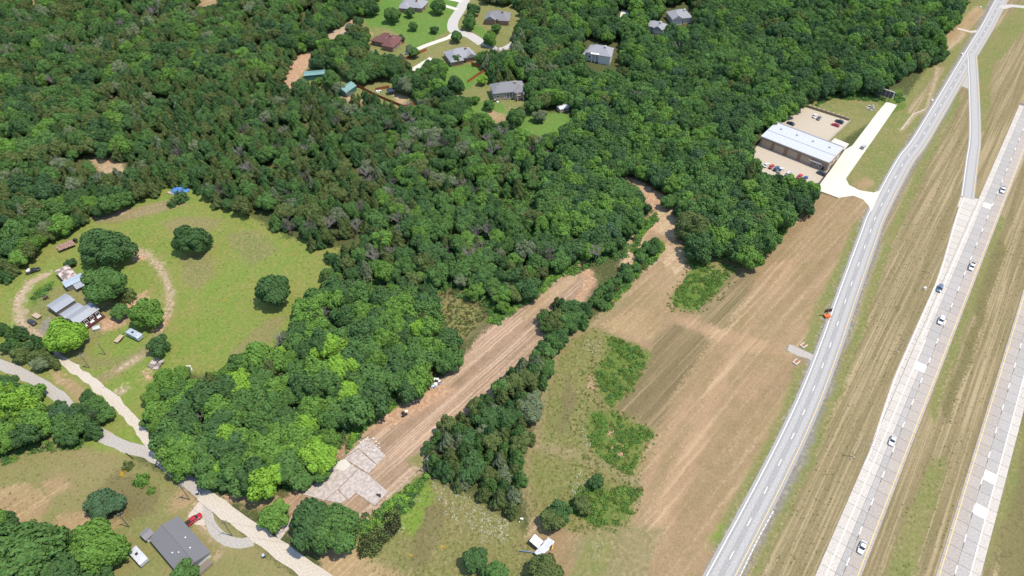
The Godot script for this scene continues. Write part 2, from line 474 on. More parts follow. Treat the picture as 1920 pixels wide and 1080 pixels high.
	# verge above the business drive
	zp(10, [1480, 205, 1555, 160, 1650, 160, 1700, 180, 1762, 90, 1830, -30, 1880, -30, 1760, 190, 1660, 345, 1640, 375, 1590, 360, 1580, 330, 1590, 300, 1640, 225, 1560, 275, 1500, 230])
	zp(9, [1700, 205, 1745, 150, 1762, 120, 1772, 130, 1740, 180, 1710, 225])
	zp(3, [1765, 70, 1800, 40, 1830, 10, 1850, 20, 1800, 80, 1775, 90])
	zp(3, [1598, 345, 1625, 330, 1640, 345, 1620, 358])
	zp(8, [1640, 185, 1690, 165, 1700, 200, 1670, 215])
	zl(11, [1690, 245, 1715, 215, 1735, 205, 1752, 160, 1758, 125], 1.6)
	zl(11, [1775, 95, 1800, 72, 1808, 62], 2.0)
	# neighbourhood
	zp(10, [600, 30, 700, 0, 900, -30, 1010, -30, 990, 60, 1010, 110, 1000, 190, 940, 215, 860, 205, 760, 205, 660, 190, 560, 150, 570, 90])
	zp(12, [680, 30, 700, -20, 880, -20, 870, 15, 840, 55, 800, 82, 770, 95, 760, 70, 720, 50, 690, 52])
	zp(12, [820, 130, 850, 120, 905, 122, 915, 135, 880, 165, 845, 180, 825, 165])
	zp(12, [865, 48, 885, 40, 910, 55, 905, 75, 890, 60])
	zp(12, [870, 195, 930, 185, 960, 215, 1060, 210, 1080, 235, 1050, 262, 985, 250, 940, 240, 890, 215])
	zp(3, [905, 205, 950, 215, 970, 240, 940, 245])
	zp(13, [525, 160, 530, 128, 560, 92, 592, 84, 588, 112, 558, 150, 545, 170])
	zp(13, [640, 45, 660, 25, 685, 20, 680, 40, 650, 55])
	zp(11, [605, 62, 640, 40, 665, 45, 650, 62, 620, 75, 610, 70])
	zp(17, [735, 175, 760, 180, 765, 195, 745, 195])
	zp(13, [625, 175, 680, 185, 700, 200, 650, 195])
	zp(3, [1560, 150, 1570, 150, 1570, 155])
	zp(17, [170, 300, 190, 290, 235, 305, 230, 325, 190, 328])
	zp(3, [380, -20, 410, -20, 405, 15, 370, 15])
	zp(3, [52, -20, 62, -20, 72, 25, 64, 28])
	zp(13, [670, 60, 700, 62, 690, 75, 660, 78])
	# road shoulders
	zl(14, [1352, 1085, 1465, 880, 1520, 750, 1560, 640, 1586, 565, 1624, 460, 1648, 393, 1700, 300, 1728, 258, 1776, 174, 1815, 105, 1848, 48, 1880, -20], 10.4)
	zl(14, [1480, 655, 1500, 660, 1518, 672, 1526, 690], 3.0)

func raster(tile: Rect2, w: int, h: int) -> PackedByteArray:
	var im := Image.create(w, h, false, Image.FORMAT_L8)
	for s in zone_shapes:
		var poly: PackedVector2Array = s[1]
		var col := Color8(s[0] * 8 + 4, s[0] * 8 + 4, s[0] * 8 + 4)
		var lo := INF
		var hi := -INF
		for p in poly:
			lo = minf(lo, p.y); hi = maxf(hi, p.y)
		var r0 := maxi(0, int((lo - tile.position.y) / tile.size.y * h))
		var r1 := mini(h - 1, int((hi - tile.position.y) / tile.size.y * h) + 1)
		for r in range(r0, r1 + 1):
			var z := tile.position.y + (r + 0.5) / h * tile.size.y
			var xs := []
			for i in poly.size():
				var a := poly[i]
				var b := poly[(i + 1) % poly.size()]
				if (a.y > z) != (b.y > z):
					xs.append(a.x + (z - a.y) / (b.y - a.y) * (b.x - a.x))
			xs.sort()
			for i in range(0, xs.size() - 1, 2):
				var x0 := clampi(roundi((xs[i] - tile.position.x) / tile.size.x * w), 0, w)
				var x1 := clampi(roundi((xs[i + 1] - tile.position.x) / tile.size.x * w), 0, w)
				if x1 > x0: im.fill_rect(Rect2i(x0, r, x1 - x0, 1), col)
	return im.get_data()

func noise_bytes(tile: Rect2, w: int, h: int, res: float, period: float, sd: int, oct := 3) -> PackedByteArray:
	var n := FastNoiseLite.new()
	n.seed = sd
	n.noise_type = FastNoiseLite.TYPE_PERLIN
	n.frequency = res / period
	n.fractal_octaves = oct
	n.offset = Vector3(tile.position.x / res, tile.position.y / res, 0)
	return n.get_image(w, h, false, false, false).get_data()

func paint(tile: Rect2, res: float) -> StandardMaterial3D:
	var w := int(tile.size.x / res)
	var h := int(tile.size.y / res)
	var zmap := raster(tile, w, h)
	var lo := noise_bytes(tile, w, h, res, 26.0, 3)
	var mid := noise_bytes(tile, w, h, res, 5.0, 5)
	var hi := noise_bytes(tile, w, h, res, 1.3, 9, 2)
	var lut := PackedByteArray()
	for i in 1025:
		lut.append(clampi(int(pow(i / 1024.0, 1.0 / 2.2) * 255.0), 0, 255))
	var nz := 20
	var P := PackedFloat32Array()
	P.resize(nz * 16)
	for id in ZC:
		var q: Array = ZC[id]
		for k in 3:
			P[id * 16 + k] = q[0][k]
			P[id * 16 + 3 + k] = q[1][k]
			P[id * 16 + 6 + k] = q[2][k]
		P[id * 16 + 9] = q[3]; P[id * 16 + 10] = q[4]; P[id * 16 + 13] = q[5]; P[id * 16 + 12] = q[6]
	var out := PackedByteArray()
	out.resize(w * h * 3)
	var rnd := 12345
	var sno := FastNoiseLite.new()
	sno.frequency = 0.045
	sno.seed = 21
	sno.fractal_octaves = 2
	var streak := sno.get_seamless_image(512, 512).get_data()
	var sd := (g2(1080, 500) - g2(560, 940)).normalized()
	var sn := Vector2(-sd.y, sd.x)
	var jit := 3.4 / res / 128.0
	var i := 0
	for r in h:
		var z := tile.position.y + (r + 0.5) * res
		for cx in w:
			rnd = (rnd * 1103515245 + 12345) & 0x7fffffff
			var wn := (rnd >> 8) & 255
			var m1 := mid[i] - 128
			var h1 := hi[i] - 128
			var l1 := lo[i] - 128
			var jx := clampi(cx + int((m1 * 0.8 + l1 * 0.8 + (wn & 63) - 32) * jit), 0, w - 1)
			var jr := clampi(r + int((h1 * 0.7 - m1 * 0.8 + ((wn >> 2) & 63) - 32) * jit), 0, h - 1)
			var o := (zmap[jr * w + jx] >> 3) * 16
			jx = clampi(cx + int((h1 * 0.9 - l1 * 0.6 + ((wn >> 1) & 127) - 64) * jit), 0, w - 1)
			jr = clampi(r + int((m1 - h1 + (rnd >> 18 & 127) - 64) * jit), 0, h - 1)
			var o2 := (zmap[jr * w + jx] >> 3) * 16
			var t := clampf(0.5 + l1 * 0.009 + m1 * 0.006, 0.0, 1.0)
			var cr := 0.6 * (P[o] + (P[o + 3] - P[o]) * t) + 0.4 * (P[o2] + (P[o2 + 3] - P[o2]) * t)
			var cg := 0.6 * (P[o + 1] + (P[o + 4] - P[o + 1]) * t) + 0.4 * (P[o2 + 1] + (P[o2 + 4] - P[o2 + 1]) * t)
			var cb := 0.6 * (P[o + 2] + (P[o + 5] - P[o + 2]) * t) + 0.4 * (P[o2 + 2] + (P[o2 + 5] - P[o2 + 2]) * t)
			var st := P[o + 10]
			var dm := 1.0 - 0.85 * minf(1.0, st * 2.0)
			var f := 0.5 + (h1 * 0.004 + m1 * 0.002) * dm
			var gr := 1.0 + (wn - 128) * 0.0039 * P[o + 12] * 1.1 + h1 * 0.0016 * dm
			if st > 0.0:
				var x := tile.position.x + (cx + 0.5) * res
				var ac := (x - road_a.x) * road_n.x + (z - road_a.y) * road_n.y
				var al := (x - road_a.x) * road_d.x + (z - road_a.y) * road_d.y
				if o == 64:
					ac = x * sn.x + z * sn.y
					al = x * sd.x + z * sd.y
				elif o != 144: ac -= al * 0.1
				var fu := al * 0.3 + 400.0
				var iu := int(fu)
				var ft := fu - iu
				var rw_ := (int(ac * 24.0 / P[o + 13] + m1 * 0.05) & 511) << 9
				var fine := lerpf(streak[rw_ | (iu & 511)], streak[rw_ | ((iu + 1) & 511)], ft) - 128.0
				fu = al * 0.12 + 170.0
				iu = int(fu)
				ft = fu - iu
				rw_ = (int(ac * 5.0 / P[o + 13]) & 511) << 9
				var wide := lerpf(streak[rw_ | (iu & 511)], streak[rw_ | ((iu + 1) & 511)], ft) - 128.0
				f += st * (fine * 0.0045 + wide * 0.003)
				gr += st * (fine * 0.0016 + wide * 0.0020)
			f = clampf((f - P[o + 9]) * 4.0 + 0.5, 0.0, 1.0) * 0.8
			cr = (cr + (P[o + 6] - cr) * f) * gr
			cg = (cg + (P[o + 7] - cg) * f) * gr
			cb = (cb + (P[o + 8] - cb) * f) * gr
			var k := i * 3
			out[k] = lut[clampi(int(cr * 1024.0), 0, 1024)]
			out[k + 1] = lut[clampi(int(cg * 1024.0), 0, 1024)]
			out[k + 2] = lut[clampi(int(cb * 1024.0), 0, 1024)]
			i += 1
	var m := StandardMaterial3D.new()
	m.albedo_texture = ImageTexture.create_from_image(Image.create_from_data(w, h, false, Image.FORMAT_RGB8, out))
	m.roughness = 1.0
	m.metallic_specular = 0.1
	m.texture_repeat = false
	return m

func build_ground() -> void:
	var am := ArrayMesh.new()
	var tiles := [[Rect2(-235, -215, 470, 155), 0.23], [Rect2(-310, -350, 620, 135), 0.304], [Rect2(-430, -610, 860, 260), 0.42]]
	var mats := []
	var far := 3500.0
	var outer := [Rect2(-far, -60, 2 * far, far + 60), Rect2(-far, -far, 2 * far, far - 610)]
	for t in tiles:
		var r: Rect2 = t[0]
		mats.append(paint(r, t[1]))
		var b := MB.new()
		b.quad(Vector3(r.position.x, 0, r.position.y), Vector3(r.end.x, 0, r.position.y), Vector3(r.end.x, 0, r.end.y), Vector3(r.position.x, 0, r.end.y))
		for k in b.v.size():
			b.u[k] = Vector2((b.v[k].x - r.position.x) / r.size.x, (b.v[k].z - r.position.y) / r.size.y)
		am.add_surface_from_arrays(Mesh.PRIMITIVE_TRIANGLES, b.mesh().surface_get_arrays(0))
		outer.append(Rect2(-far, r.position.y, r.position.x + far, r.size.y))
		outer.append(Rect2(r.end.x, r.position.y, far - r.end.x, r.size.y))
	var ob := MB.new()
	for r in outer:
		ob.quad(Vector3(r.position.x, 0, r.position.y), Vector3(r.end.x, 0, r.position.y), Vector3(r.end.x, 0, r.end.y), Vector3(r.position.x, 0, r.end.y))
	am.add_surface_from_arrays(Mesh.PRIMITIVE_TRIANGLES, ob.mesh().surface_get_arrays(0))
	var o := structure("ground", am, null, "grassland, mown fields and bare soil under the whole scene", "ground")
	for k in 3:
		o.set_surface_override_material(k, mats[k])
	o.set_surface_override_material(3, mat("outer_ground", lin(0.14, 0.14, 0.055), 1.0, "blotch", 60.0))

# ---------------------------------------------------------------- roads
func slab_row(parent: Node3D, t: float, len_: float, w0: float, w1: float, key: String, lift := 0.0) -> void:
	var mk := "%.2f" % absf(w1 - w0)
	if not NT.has("slab" + mk): NT["slab" + mk] = boxm(Vector3(absf(w1 - w0) - 0.07, 0.06, len_ - 0.10), 0.02)
	var p := rw(t + len_ * 0.5, (w0 + w1) * 0.5)
	var ms: Mesh = NT["slab" + mk]
	part("slab", ms, M[key], parent, Vector3(p.x, 0.055 + lift, p.y), Basis(Vector3.UP, atan2(-road_d.x, -road_d.y)))
func strip(n: String, parent: Node3D, t0: float, t1: float, w0: float, w1: float, y: float, m: Material) -> void:
	var b := MB.new()
	var q := [rw(t0, w0), rw(t1, w0), rw(t1, w1), rw(t0, w1)]
	b.quad(Vector3(q[0].x, y, q[0].y), Vector3(q[1].x, y, q[1].y), Vector3(q[2].x, y, q[2].y), Vector3(q[3].x, y, q[3].y))
	part(n, b.mesh(), m, parent)
func dashes(parent: Node3D, t0: float, t1: float, w: float, y: float) -> void:
	if not NT.has("dash"):
		NT["dash"] = boxm(Vector3(0.2, 0.004, 3.0))
		NT["bdash"] = boxm(Vector3(0.18, 0.004, 2.2))
	var t := t0
	while t < t1:
		var p := rw(t, w)
		var bs := Basis(Vector3.UP, atan2(-road_d.x, -road_d.y))
		part("lane_dash", NT["dash"], M.white_paint, parent, Vector3(p.x, y, p.y), bs)
		p = rw(t - 3.0, w)
		part("dark_dash", NT["bdash"], M.black_paint, parent, Vector3(p.x, y, p.y), bs)
		t += 12.2
func pave(n: String, label: String, category: String, poly: Array, y: float, m: String, thick := 0.0) -> MeshInstance3D:
	return structure(n, sheet(gpoly(poly), y, thick), M[m], label, category)
func build_roads() -> void:
	for e in [["slab_tan", 0.375, 0.335, 0.300], ["slab_tan_b", 0.352, 0.315, 0.285], ["slab_grey", 0.37, 0.35, 0.335], ["slab_grey_b", 0.345, 0.33, 0.315], ["slab_pale", 0.49, 0.455, 0.41], ["slab_pale_b", 0.465, 0.43, 0.39], ["slab_new", 0.57, 0.545, 0.51]]:
		mat(e[0], lin(e[1], e[2], e[3]), 0.9, "blotch", 24.0)
	# eastern carriageway nearer to the frontage road
	var h := thing("highway", "concrete highway carriageway with slabs and cars beside the mown strip", "highway")
	h.set_meta("kind", "structure")
	var tt0 := -38.0
	var tt1 := 340.0
	strip("roadbed", h, tt0, tt1, -10.15, 0.95, 0.02, M.joint)
	var t := tt0
	var rows := 0
	var RL := 5.0
	while t < tt1 - RL:
		slab_row(h, t, RL, -3.6, 0.9, ["slab_tan", "slab_tan_b"][rng.randi() % 2])
		var k: String = ["slab_grey", "slab_grey_b"][rng.randi() % 2]
		if t < 88.0:
			slab_row(h, t, RL, -5.5, -3.6, k)
			slab_row(h, t, RL, -7.5, -5.5, ["slab_pale", "slab_pale_b"][rng.randi() % 2])
		else:
			var patched: bool = absf(t - 93) < 2.6 or absf(t - 218) < 4.0
			slab_row(h, t, RL, -7.5, -3.6, "slab_new" if patched else k)
		slab_row(h, t, RL, -10.1, -7.5, ["slab_pale", "slab_pale_b"][rng.randi() % 2])
		t += RL
	strip("yellow_line", h, tt0, tt1, -0.1, 0.12, 0.09, M.yellow_paint)
	strip("white_line", h, tt0, 110.0, -7.65, -7.45, 0.09, M.white_paint)
	dashes(h, tt0 + 4.0, tt1, -3.65, 0.088)
	# exit lane that widens towards the ramp
	var ex := thing("exit_lane", "pale concrete exit lane widening towards the curved ramp", "road")
	ex.set_meta("kind", "structure")
	t = 40.0
	while t < 219.0:
		var w := -10.15 - 2.2 * smoothstep(40.0, 90.0, t) - 4.2 * smoothstep(140.0, 222.0, t)
		var w2 := -10.15 - 2.2 * smoothstep(40.0, 90.0, t + RL) - 4.2 * smoothstep(140.0, 222.0, t + RL)
		var b := MB.new()
		var q := [rw(t + 0.07, w), rw(t + RL - 0.07, w2), rw(t + RL - 0.07, -10.2), rw(t + 0.07, -10.2)]
		var v := []
		for e in q: v.append(Vector3(e.x, 0.085, e.y))
		b.quad(v[0], v[1], v[2], v[3])
		for i in 4:
			var j := (i + 1) % 4
			b.quad(v[j], v[i], v[i] - Vector3(0, 0.085, 0), v[j] - Vector3(0, 0.085, 0))
		part("slab", b.mesh(), M[["slab_pale", "slab_pale_b"][rng.randi() % 2]], ex)
		t += RL
	var lb := MB.new()
	for i in 36:
		var ta := 40.0 + i * 5.0
		var q := []
		for e in [ta, ta + 5.0]:
			var w := -10.15 - 2.2 * smoothstep(40.0, 90.0, e) - 4.2 * smoothstep(140.0, 222.0, e) + 0.5
			q.append(Vector3(rw(e, w).x, 0.09, rw(e, w).y))
			q.append(Vector3(rw(e, w + 0.2).x, 0.09, rw(e, w + 0.2).y))
		lb.quad(q[0], q[2], q[3], q[1])
	part("white_line", lb.mesh(), M.white_paint, ex)
	strip("lane_line", ex, 110.0, 222.0, -9.2, -9.0, 0.094, M.white_paint)
	# far carriageway
	var h2 := thing("highway", "second concrete carriageway with white patches at the right edge", "highway")
	h2.set_meta("kind", "structure")
	strip("roadbed", h2, tt0, tt1, 18.35, 29.15, 0.02, M.joint)
	t = tt0
	while t < 190.0:
		slab_row(h2, t, RL, 18.4, 22.8, ["slab_tan", "slab_tan_b"][rng.randi() % 2])
		var patched: bool = absf(t - 44.0) < 2.6 or absf(t - 56.0) < 2.6
		slab_row(h2, t, RL, 22.8, 26.5, "slab_new" if patched else ["slab_grey", "slab_grey_b"][rng.randi() % 2])
		slab_row(h2, t, RL, 26.5, 29.1, ["slab_pale", "slab_pale_b"][rng.randi() % 2])
		t += RL
	strip("yellow_line", h2, tt0, tt1, 19.15, 19.37, 0.09, M.yellow_paint)
	strip("white_line", h2, tt0, tt1, 26.4, 26.6, 0.09, M.white_paint)
	dashes(h2, tt0 + 9.0, tt1, 22.85, 0.088)
	# frontage road
	var fl := smooth_line(gpoly([1280, 1160, 1324, 1080, 1434, 876, 1495.5, 750, 1540, 640, 1569, 559, 1613, 441, 1632, 393, 1682, 300, 1712, 260, 1765, 173, 1808, 101, 1842, 46, 1864, 5, 1900, -60]), 4.0)
	var fr := thing("frontage_road", "grey asphalt frontage road with white dashes curving past the field", "road")
	fr.set_meta("kind", "structure")
	part("asphalt", ribbon(fl, -0.9, 7.9, 0.03), M.asphalt, fr)
	part("white_line", ribbon(fl, 0.0, 0.24, 0.036), M.white_paint, fr)
	part("yellow_line", ribbon(fl, 6.75, 6.97, 0.036), M.yellow_paint, fr)
	part("wheel_track", ribbon(fl, 1.0, 2.6, 0.033), mat("asphalt_worn", lin(0.37, 0.365, 0.36), 0.85, "blotch", 24.0), fr)
	part("wheel_track", ribbon(fl, 4.3, 5.9, 0.033), M.asphalt_worn, fr)
	var acc := 0.0
	for i in fl.size() - 1:
		var d := fl[i + 1] - fl[i]
		acc += d.length()
		if acc > 11.0:
			acc = 0.0
			var dn := d.normalized()
			var c := fl[i] + Vector2(-dn.y, dn.x) * 3.45
			part("lane_dash", NT["dash"], M.white_paint, fr, Vector3(c.x, 0.038, c.y), Basis(Vector3.UP, atan2(-dn.x, -dn.y)))
	# ramp
	var rm := thing("ramp", "narrow asphalt ramp leaving the frontage road for the highway", "road")
	rm.set_meta("kind", "structure")
	var rl := smooth_line(gpoly([1822, 100, 1824, 125, 1827, 190, 1828, 260, 1823, 300, 1814, 371]), 4.0)
	part("asphalt", ribbon(rl, -3.1, 3.1, 0.041), M.asphalt, rm)
	part("wheel_track", ribbon(rl, -1.5, 1.5, 0.044), M.asphalt_worn, rm)
	part("white_line", ribbon(rl, 2.35, 2.55, 0.046), M.white_paint, rm)
	part("yellow_line", ribbon(rl, -2.55, -2.35, 0.046), M.yellow_paint, rm)
	pave("gore", "grey asphalt wedge between the frontage road and the ramp", "pavement", [1800, 160, 1816, 132, 1828, 108, 1822, 150, 1818, 168], 0.026, "lane_asphalt")
	pave("ramp_apron", "concrete apron where the ramp meets the exit lane", "pavement", [1801, 370, 1828, 372, 1842, 374, 1836, 388, 1795, 388], 0.012, "slab_pale")
	var side := ribbon(smooth_line(gpoly([1878, 15, 1893, 11, 1930, 14, 1990, 20])), -2.6, 2.6, 0.034)
	structure("side_road", side, M.street_concrete, "pale side road joining the frontage road at the top corner", "road")
	structure("gravel_turnout", ribbon(gpoly([1795, 53, 1820, 60, 1838, 58]), -1.6, 1.6, 0.02, 0.6), M.gravel, "small pale gravel turnout beside the frontage road near the top", "road")
	structure("field_entrance", ribbon(smooth_line(gpoly([1478, 652, 1500, 660, 1518, 668, 1530, 676])), -1.9, 1.9, 0.022, 0.9), M.lane_asphalt, "short grey gravel entrance from the frontage road into the field", "road")
	var dr := ribbon(gpoly([1690, 243, 1712, 214, 1735, 205]), -0.35, 0.35, 0.05)
	structure("drainage_channel", dr, M.beige_concrete, "narrow concrete drainage channel in the grass by the billboard", "channel")
	# lanes on the left
	var lane := smooth_line(gpoly([-120, 640, 0, 684, 40, 700, 85, 725, 120, 752, 150, 785, 185, 812, 235, 838, 290, 856, 335, 890, 390, 932, 440, 968, 500, 1012, 560, 1054, 640, 1112]), 3.0)
	structure("paved_lane", ribbon(lane, -2.1, 2.1, 0.024, 0.9), M.lane_asphalt, "worn grey lane running from the left edge past the house", "road")
	var lane2 := smooth_line(gpoly([380, 926, 440, 970, 500, 1014, 560, 1056, 640, 1114]), 3.0)
	structure("lane_surface", ribbon(lane2, -2.35, 2.35, 0.030, 0.9), M.gravel, "pale sunlit stretch of the lane below the house", "road")
	structure("gravel_lane", ribbon(smooth_line(gpoly([98, 662, 150, 700, 190, 732, 215, 752, 250, 790, 275, 822, 300, 856, 330, 884]), 2.0), -1.6, 1.6, 0.028, 1.3), M.gravel, "pale gravel lane from the farm down to the fork", "road")
	structure("driveway", ribbon(smooth_line(gpoly([392, 938, 388, 960, 400, 990, 425, 1014, 452, 1019, 476, 1014]), 2.0), -1.5, 1.5, 0.02, 0.5), M.lane_asphalt, "curved grey driveway by the dark-roofed house", "road")
	pave("driveway_apron", "pale driveway apron beside the red car", "road", [352, 968, 372, 942, 396, 936, 405, 950, 388, 962, 382, 985, 366, 984], 0.016, "gravel")
	pave("lot_entrance", "broken concrete entrance between the two round bushes", "road", [513, 994, 536, 970, 545, 978, 542, 990, 524, 1014], 0.034, "old_concrete")
	# business yard
	pave("business_driveway", "bright white concrete drive and apron of the warehouse", "driveway", [1662, 191, 1682, 197, 1640, 258, 1600, 315, 1586, 335, 1592, 347, 1612, 357, 1638, 361, 1652, 357, 1634, 397, 1628, 385, 1618, 374, 1600, 367, 1572, 371, 1533, 357, 1540, 340, 1558, 318, 1584, 281, 1598, 273, 1645, 211], 0.05, "white_concrete")
	pave("concrete_pad", "small white concrete pad by the back corner of the warehouse", "pavement", [1565, 259, 1592, 270, 1583, 281, 1556, 268], 0.056, "white_concrete")
	pave("rear_parking_lot", "beige parking lot behind the warehouse", "parking lot", [1496, 197, 1591, 227, 1552, 264, 1460, 236], 0.045, "beige_concrete")
	pave("front_parking_lot", "beige parking yard in front of the warehouse doors", "parking lot", [1408, 288, 1424, 268, 1558, 317, 1538, 342, 1500, 350, 1430, 325], 0.045, "beige_concrete")
	# neighbourhood paving
	structure("street", ribbon(smooth_line(gpoly([886, -30, 872, 0, 862, 20, 850, 40, 852, 58, 880, 66, 905, 82]), 3.0), -3.8, 3.8, 0.03), M.street_concrete, "pale concrete street between the lawns at the top", "road")
	structure("street", ribbon(smooth_line(gpoly([905, 82, 935, 92, 955, 86, 975, 70]), 3.0), -2.2, 2.2, 0.034), M.street_concrete, "pale drive curving right from the street end", "road")
	structure("driveway", ribbon(smooth_line(gpoly([850, 64, 842, 70, 800, 85, 761, 101]), 3.0), -2.0, 2.0, 0.034), M.white_concrete, "long white driveway beside the red-roofed house", "road")
	pave("driveway_apron", "white concrete apron left of the pale-roofed house", "road", [770, 129, 806, 107, 814, 112, 780, 136], 0.03, "white_concrete")
	pave("driveway_apron", "pale court below the curving drive", "road", [968, 100, 990, 102, 985, 116, 970, 114], 0.03, "white_concrete")
	structure("driveway", ribbon(gpoly([825, 8, 858, 18]), -1.8, 1.8, 0.04), M.white_concrete, "short white driveway left of the top street", "road")
	structure("driveway", ribbon(gpoly([820, -6, 866, 3]), -1.8, 1.8, 0.04), M.white_concrete, "topmost short white driveway left of the street", "road")
	pave("driveway_apron", "pale drive among the trees left of the top right house", "road", [1165, 18, 1180, 20, 1178, 34, 1162, 32], 0.03, "white_concrete")
	# ruin slabs
	var ru := thing("foundation", "cracked concrete foundation slab of a demolished house", "foundation")
	var k := 0
	for pl in [[646, 858, 683, 823, 690, 822, 723, 855, 707, 871, 672, 841], [671, 843, 706, 872, 691, 888, 646, 860], [568, 927, 606, 892, 644, 862, 672, 879, 634, 917, 609, 938], [635, 918, 673, 880, 690, 890, 728, 923, 702, 948, 667, 924, 653, 938], [611, 938, 633, 919, 650, 936, 640, 944]]:
		part("slab", sheet(gpoly(pl), 0.22 - 0.03 * (k % 3), 0.25), M["old_concrete"], ru)
		k += 1
	part("screed", sheet(gpoly([632, 866, 648, 861, 658, 872, 645, 884, 630, 880]), 0.24, 0.1), M.white_rock, ru)

# ---------------------------------------------------------------- buildings
var win_mesh := {}
func frame_from(a: Array, eave: float) -> Array:
	# three eave corners in the photo: start, along the long side, across -> centre, yaw, length, depth
	var p := g2(a[0], a[1], eave)
	var q := g2(a[2], a[3], eave)
	var r := g2(a[4], a[5], eave)
	var x := (q - p)
	var L := x.length()
	x = x / L
	var nrm := Vector2(-x.y, x.x)
	var D := (r - q).dot(nrm)
	var c := p + x * L * 0.5 + nrm * D * 0.5
	return [Vector3(c.x, 0, c.y), atan2(-x.y, x.x), L, absf(D)]
func hip_roof(L: float, D: float, rise: float, over: float, gable: bool, thick := 0.18) -> ArrayMesh:
	var b := MB.new()
	var l := L * 0.5 + over
	var d := D * 0.5 + over
	var rl := (l if gable else maxf(l - d, 0.05))
	var e := [Vector3(-l, 0, -d), Vector3(l, 0, -d), Vector3(l, 0, d), Vector3(-l, 0, d)]
	var r0 := Vector3(-rl, rise, 0)
	var r1 := Vector3(rl, rise, 0)
	b.quad(e[0], e[1], r1, r0)
	b.quad(e[2], e[3], r0, r1)
	b.tri(e[1], e[2], r1)
	b.tri(e[3], e[0], r0)
	for i in 4:
		var j := (i + 1) % 4
		b.quad(e[j], e[i], e[i] - Vector3(0, thick, 0), e[j] - Vector3(0, thick, 0))
	b.quad(e[3] - Vector3(0, thick, 0), e[2] - Vector3(0, thick, 0), e[1] - Vector3(0, thick, 0), e[0] - Vector3(0, thick, 0))
	# ridge cap
	b.tube(r0, r1, 0.12, 0.12, 5)
	return b.mesh()
func add_window(parent: Node, x: float, y: float, z: float, turn: float, w := 1.3, h := 1.5) -> void:
	var k := "%.1f_%.1f" % [w, h]
	if not win_mesh.has(k):
		var b := MB.new()
		b.box(Vector3(0, h * 0.5 + 0.06, 0), Vector3(w + 0.24, 0.12, 0.14))
		b.box(Vector3(0, -h * 0.5 - 0.06, 0), Vector3(w + 0.24, 0.12, 0.2))
		b.box(Vector3(-w * 0.5 - 0.06, 0, 0), Vector3(0.12, h, 0.13))
		b.box(Vector3(w * 0.5 + 0.06, 0, 0), Vector3(0.12, h, 0.13))
		b.box(Vector3(0, 0, 0), Vector3(0.06, h, 0.11))
		win_mesh[k] = [b.mesh(), boxm(Vector3(w, h, 0.08))]
	var f := part("window", win_mesh[k][0], M.white_paint, parent, Vector3(x, y, z), Basis(Vector3.UP, turn))
	part("pane", win_mesh[k][1], M.glass, f, Vector3(0, 0, -0.01))
func wing(t: Node3D, x: float, z: float, L: float, D: float, eave: float, rise: float, wall: String, roof: String, gable := false, turned := false, windows := 2, base := 0.0, over := 0.55) -> Node3D:
	var B := Basis(Vector3.UP, PI / 2 if turned else 0.0)
	var at := Vector3(x, 0, z)
	var wb := MB.new()
	wb.box(Vector3(0, (eave + base) * 0.5, 0), Vector3(L, eave - base, D))
	if gable:
		for sgn in [-1.0, 1.0]:
			var p := [Vector3(sgn * L * 0.5, eave, -D * 0.5), Vector3(sgn * L * 0.5, eave, D * 0.5), Vector3(sgn * L * 0.5, eave + rise * 0.86, 0)]
			wb.tri(p[0], p[1], p[2])
			wb.tri(p[0], p[2], p[1])
	part("wall", wb.mesh(), M[wall], t, at, B)
	var r := part("roof", hip_roof(L, D, rise, over, gable), M[roof], t, at + Vector3(0, eave + 0.02, 0), B)
	for i in windows:
		var fx := (i + 0.5) / windows * L - L * 0.5
		for sgn in [-1.0, 1.0]:
			var p := B * Vector3(fx, eave * 0.5 + base * 0.5 + 0.1, sgn * (D * 0.5 + 0.05)) + at
			add_window(t, p.x, p.y, p.z, (0.0 if sgn > 0 else PI) + (PI / 2 if turned else 0.0))
	return r
func vents(roof: Node, L: float, D: float, n: int, y: float) -> void:
	var b := MB.new()
	b.tube(Vector3.ZERO, Vector3(0, 0.5, 0), 0.12, 0.12, 6)
	b.box(Vector3(0, 0.5, 0), Vector3(0.36, 0.08, 0.36))
	var vm := b.mesh()
	for i in n:
		part("vent", vm, M.white_plastic, roof, Vector3(rng.randf_range(-0.4, 0.4) * L, y * 0.45, rng.randf_range(-0.3, 0.3) * D))
func suburban(label: String, px: float, py: float, yaw: float, roof: String, wall: String, L: float, D: float, eave: float, extra: Array, chim := true) -> Node3D:
	var t := thing("house", label, "house", g(px, py - 6.0, 0.0), deg_to_rad(yaw), "houses of the neighbourhood at the top")
	var r := wing(t, 0, 0, L, D, eave, D * 0.34, wall, roof, false, false, 4)
	if chim:
		var cb := MB.new()
		cb.box(Vector3(0, 0, 0), Vector3(1.1, 2.6, 0.9))
		cb.box(Vector3(0, 1.35, 0), Vector3(1.3, 0.14, 1.1))
		part("chimney", cb.mesh(), M[wall], r, Vector3(L * 0.22, D * 0.34 * 0.7, D * 0.12))
	vents(r, L, D, 3, D * 0.34)
	for e in extra:
		wing(t, e[0], e[1], e[2], e[3], e[4], e[3] * 0.36, wall, roof, e[5], e[6], 2)
	var db := boxm(Vector3(1.1, 2.1, 0.1), 0.02)
	var dd := part("door", db, M.wood, t, Vector3(L * 0.08, 1.07, D * 0.5 + 0.06))
	part("handle", boxm(Vector3(0.08, 0.2, 0.08)), M.steel, dd, Vector3(0.4, 0, 0.08))
	return t
